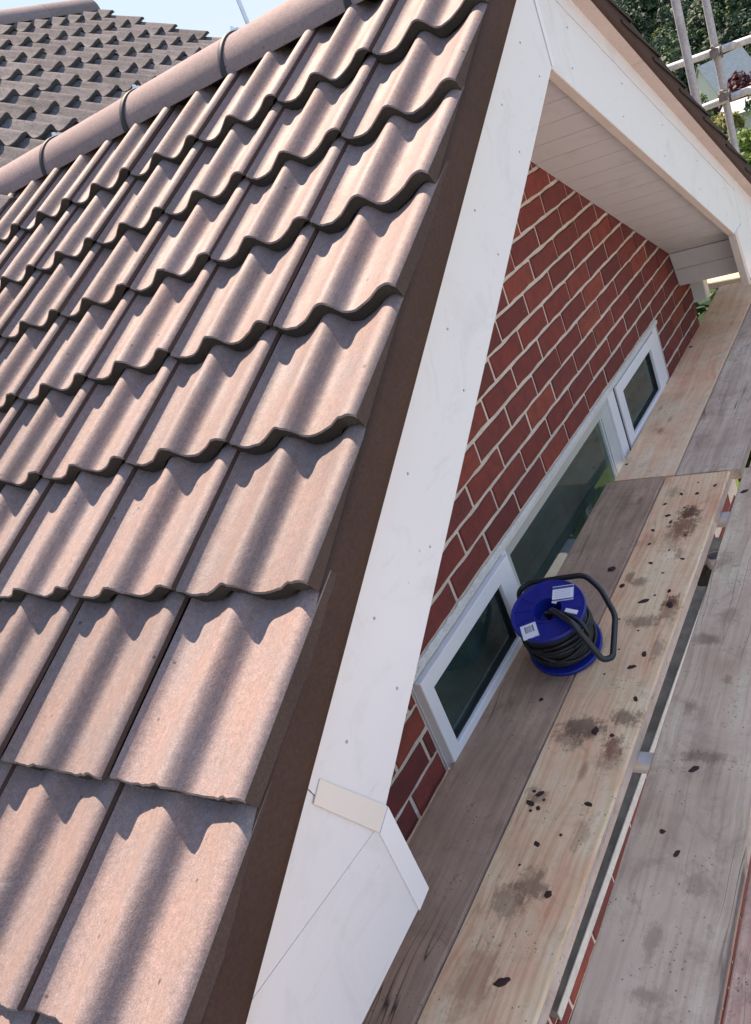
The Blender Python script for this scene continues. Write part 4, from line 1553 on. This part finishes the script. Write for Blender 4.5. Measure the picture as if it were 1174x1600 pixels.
zt0 = CAM.z + 118 * math.tan(rad(-5.9)); zt1 = CAM.z + 118 * math.tan(rad(-3.75))
mb = MB()
W2, L2 = 2.6, 7.5
mb.add([hp(0, -W2, hz), hp(0, W2, hz), hp(0, W2, zt0), hp(0, 0, zt1), hp(0, -W2, zt0), hp(L2, -W2, hz), hp(L2, W2, hz), hp(L2, W2, zt0), hp(L2, 0, zt1), hp(L2, -W2, zt0)],
       [(0, 1, 2, 3, 4), (5, 9, 8, 7, 6), (0, 4, 9, 5), (1, 6, 7, 2)])
mb.build("wall", M_RENDER, hb)
mb = MB()
for sg in (-1, 1):
    a, b = hp(-.25, 0, zt1 + .12), hp(L2 + .25, 0, zt1 + .12)
    c, d = hp(L2 + .25, sg * (W2 + .4), zt0 - .5), hp(-.25, sg * (W2 + .4), zt0 - .5)
    P_ = [a, b, c, d]
    P2 = [(x, y, z + .18) for x, y, z in P_]
    mb.hexa(P_ + P2)
mb.build("roof", M_SLATE, hb)
mb = MB()
for u in (-.8, .8):
    mb.hexa([hp(-.02, u - .35, hz + 1.2), hp(-.02, u + .35, hz + 1.2), hp(.03, u + .35, hz + 1.2), hp(.03, u - .35, hz + 1.2), hp(-.02, u - .35, hz + 2.4), hp(-.02, u + .35, hz + 2.4), hp(.03, u + .35, hz + 2.4), hp(.03, u - .35, hz + 2.4)])
mb.build("window", M_GASKET, hb)
# low pale outbuilding roof
x, y = polar(11.1, 92); z = CAM.z + 92 * math.tan(rad(-6.35))
ob = thing("outbuilding", "low outbuilding with pale grey lean-to roof below the copper tree", "outbuilding", (x, y, gz(x, y)))
mb = MB()
mb.hexa([(x, y - 2.6, gz(x, y)), (x + 4, y - 2.6, gz(x, y)), (x + 4, y + 1.6, gz(x, y)), (x, y + 1.6, gz(x, y)), (x, y - 2.6, z - .8), (x + 4, y - 2.6, z - .2), (x + 4, y + 1.6, z - .2), (x, y + 1.6, z - .8)])
mb.build("wall", M_RENDER, ob)
mb = MB()
mb.hexa([(x - .3, y - 2.8, z - .78), (x + 4.2, y - 2.8, z - .1), (x + 4.2, y + 1.8, z - .1), (x - .3, y + 1.8, z - .78), (x - .3, y - 2.8, z - .62), (x + 4.2, y - 2.8, z + .06), (x + 4.2, y + 1.8, z + .06), (x - .3, y + 1.8, z - .62)])
mb.build("roof", mat_plain("pale_sheet_roof", (.30, .31, .33), .6), ob)


def tree_at(name, label, cat, az, el_top, d, rx, mat, n, size, seed, group=None, trunk=.25):
    x, y = polar(az, d)
    zt = CAM.z + d * math.tan(rad(el_top))
    z0 = gz(x, y)
    return tree(name, label, cat, x, y, rx, max(1.5, zt - z0), mat, n, size, seed, group, trunk)


tree_at("copper_tree", "dark red leaved tree in front of the pale house", "tree", 10.6, -4.5, 100, 2.6, M_LEAF[4], 1500, .5, 3)
tree_at("garden_tree", "green bush hiding the foot of the pale house", "tree", 12.75, -5.0, 100, 1.7, M_LEAF[2], 1200, .4, 4)
tree_at("garden_tree", "yellowish conifer hedge tree under the lower guard rail", "tree", 12.3, -6.55, 62, 2.7, M_LEAF[3], 2200, .34, 5)
tree_at("garden_tree", "dark green shrubby tree behind the foot of the right pole", "tree", 12.0, -7.3, 46, 2.2, M_LEAF[0], 2600, .25, 6)
tree_at("garden_tree", "bright green leafy tree at the right edge below the rails", "tree", 10.2, -7.0, 36, 1.7, M_LEAF[2], 2600, .2, 7)
tree_at("garden_tree", "bright green round tree just above the far roof edge", "tree", 11.6, -8.6, 32, 1.3, M_LEAF[2], 2200, .17, 8)
tree_at("garden_tree", "mid green tree left of the poles behind the roof edge", "tree", 14.6, -4.6, 90, 3.4, M_LEAF[1], 1800, .5, 9)
tree_at("garden_tree", "mid green tree far right above the rails", "tree", 8.6, -4.8, 85, 3.4, M_LEAF[1], 1800, .5, 10)
# bright shrub below the far corner of the wall, seen under the eave box
tree("garden_shrub", "sunlit green shrub below the far corner of the scaffold", "shrub", 7.2, 1.2, 2.0, 3.6, M_LEAF[1], 9000, .13, 12, None, .1)
tree("garden_shrub", "dark green shrub beyond the end of the boards", "shrub", 8.4, -1.2, 2.0, 3.2, M_LEAF[0], 8000, .13, 13, None, .1)

S.render.engine = 'CYCLES'
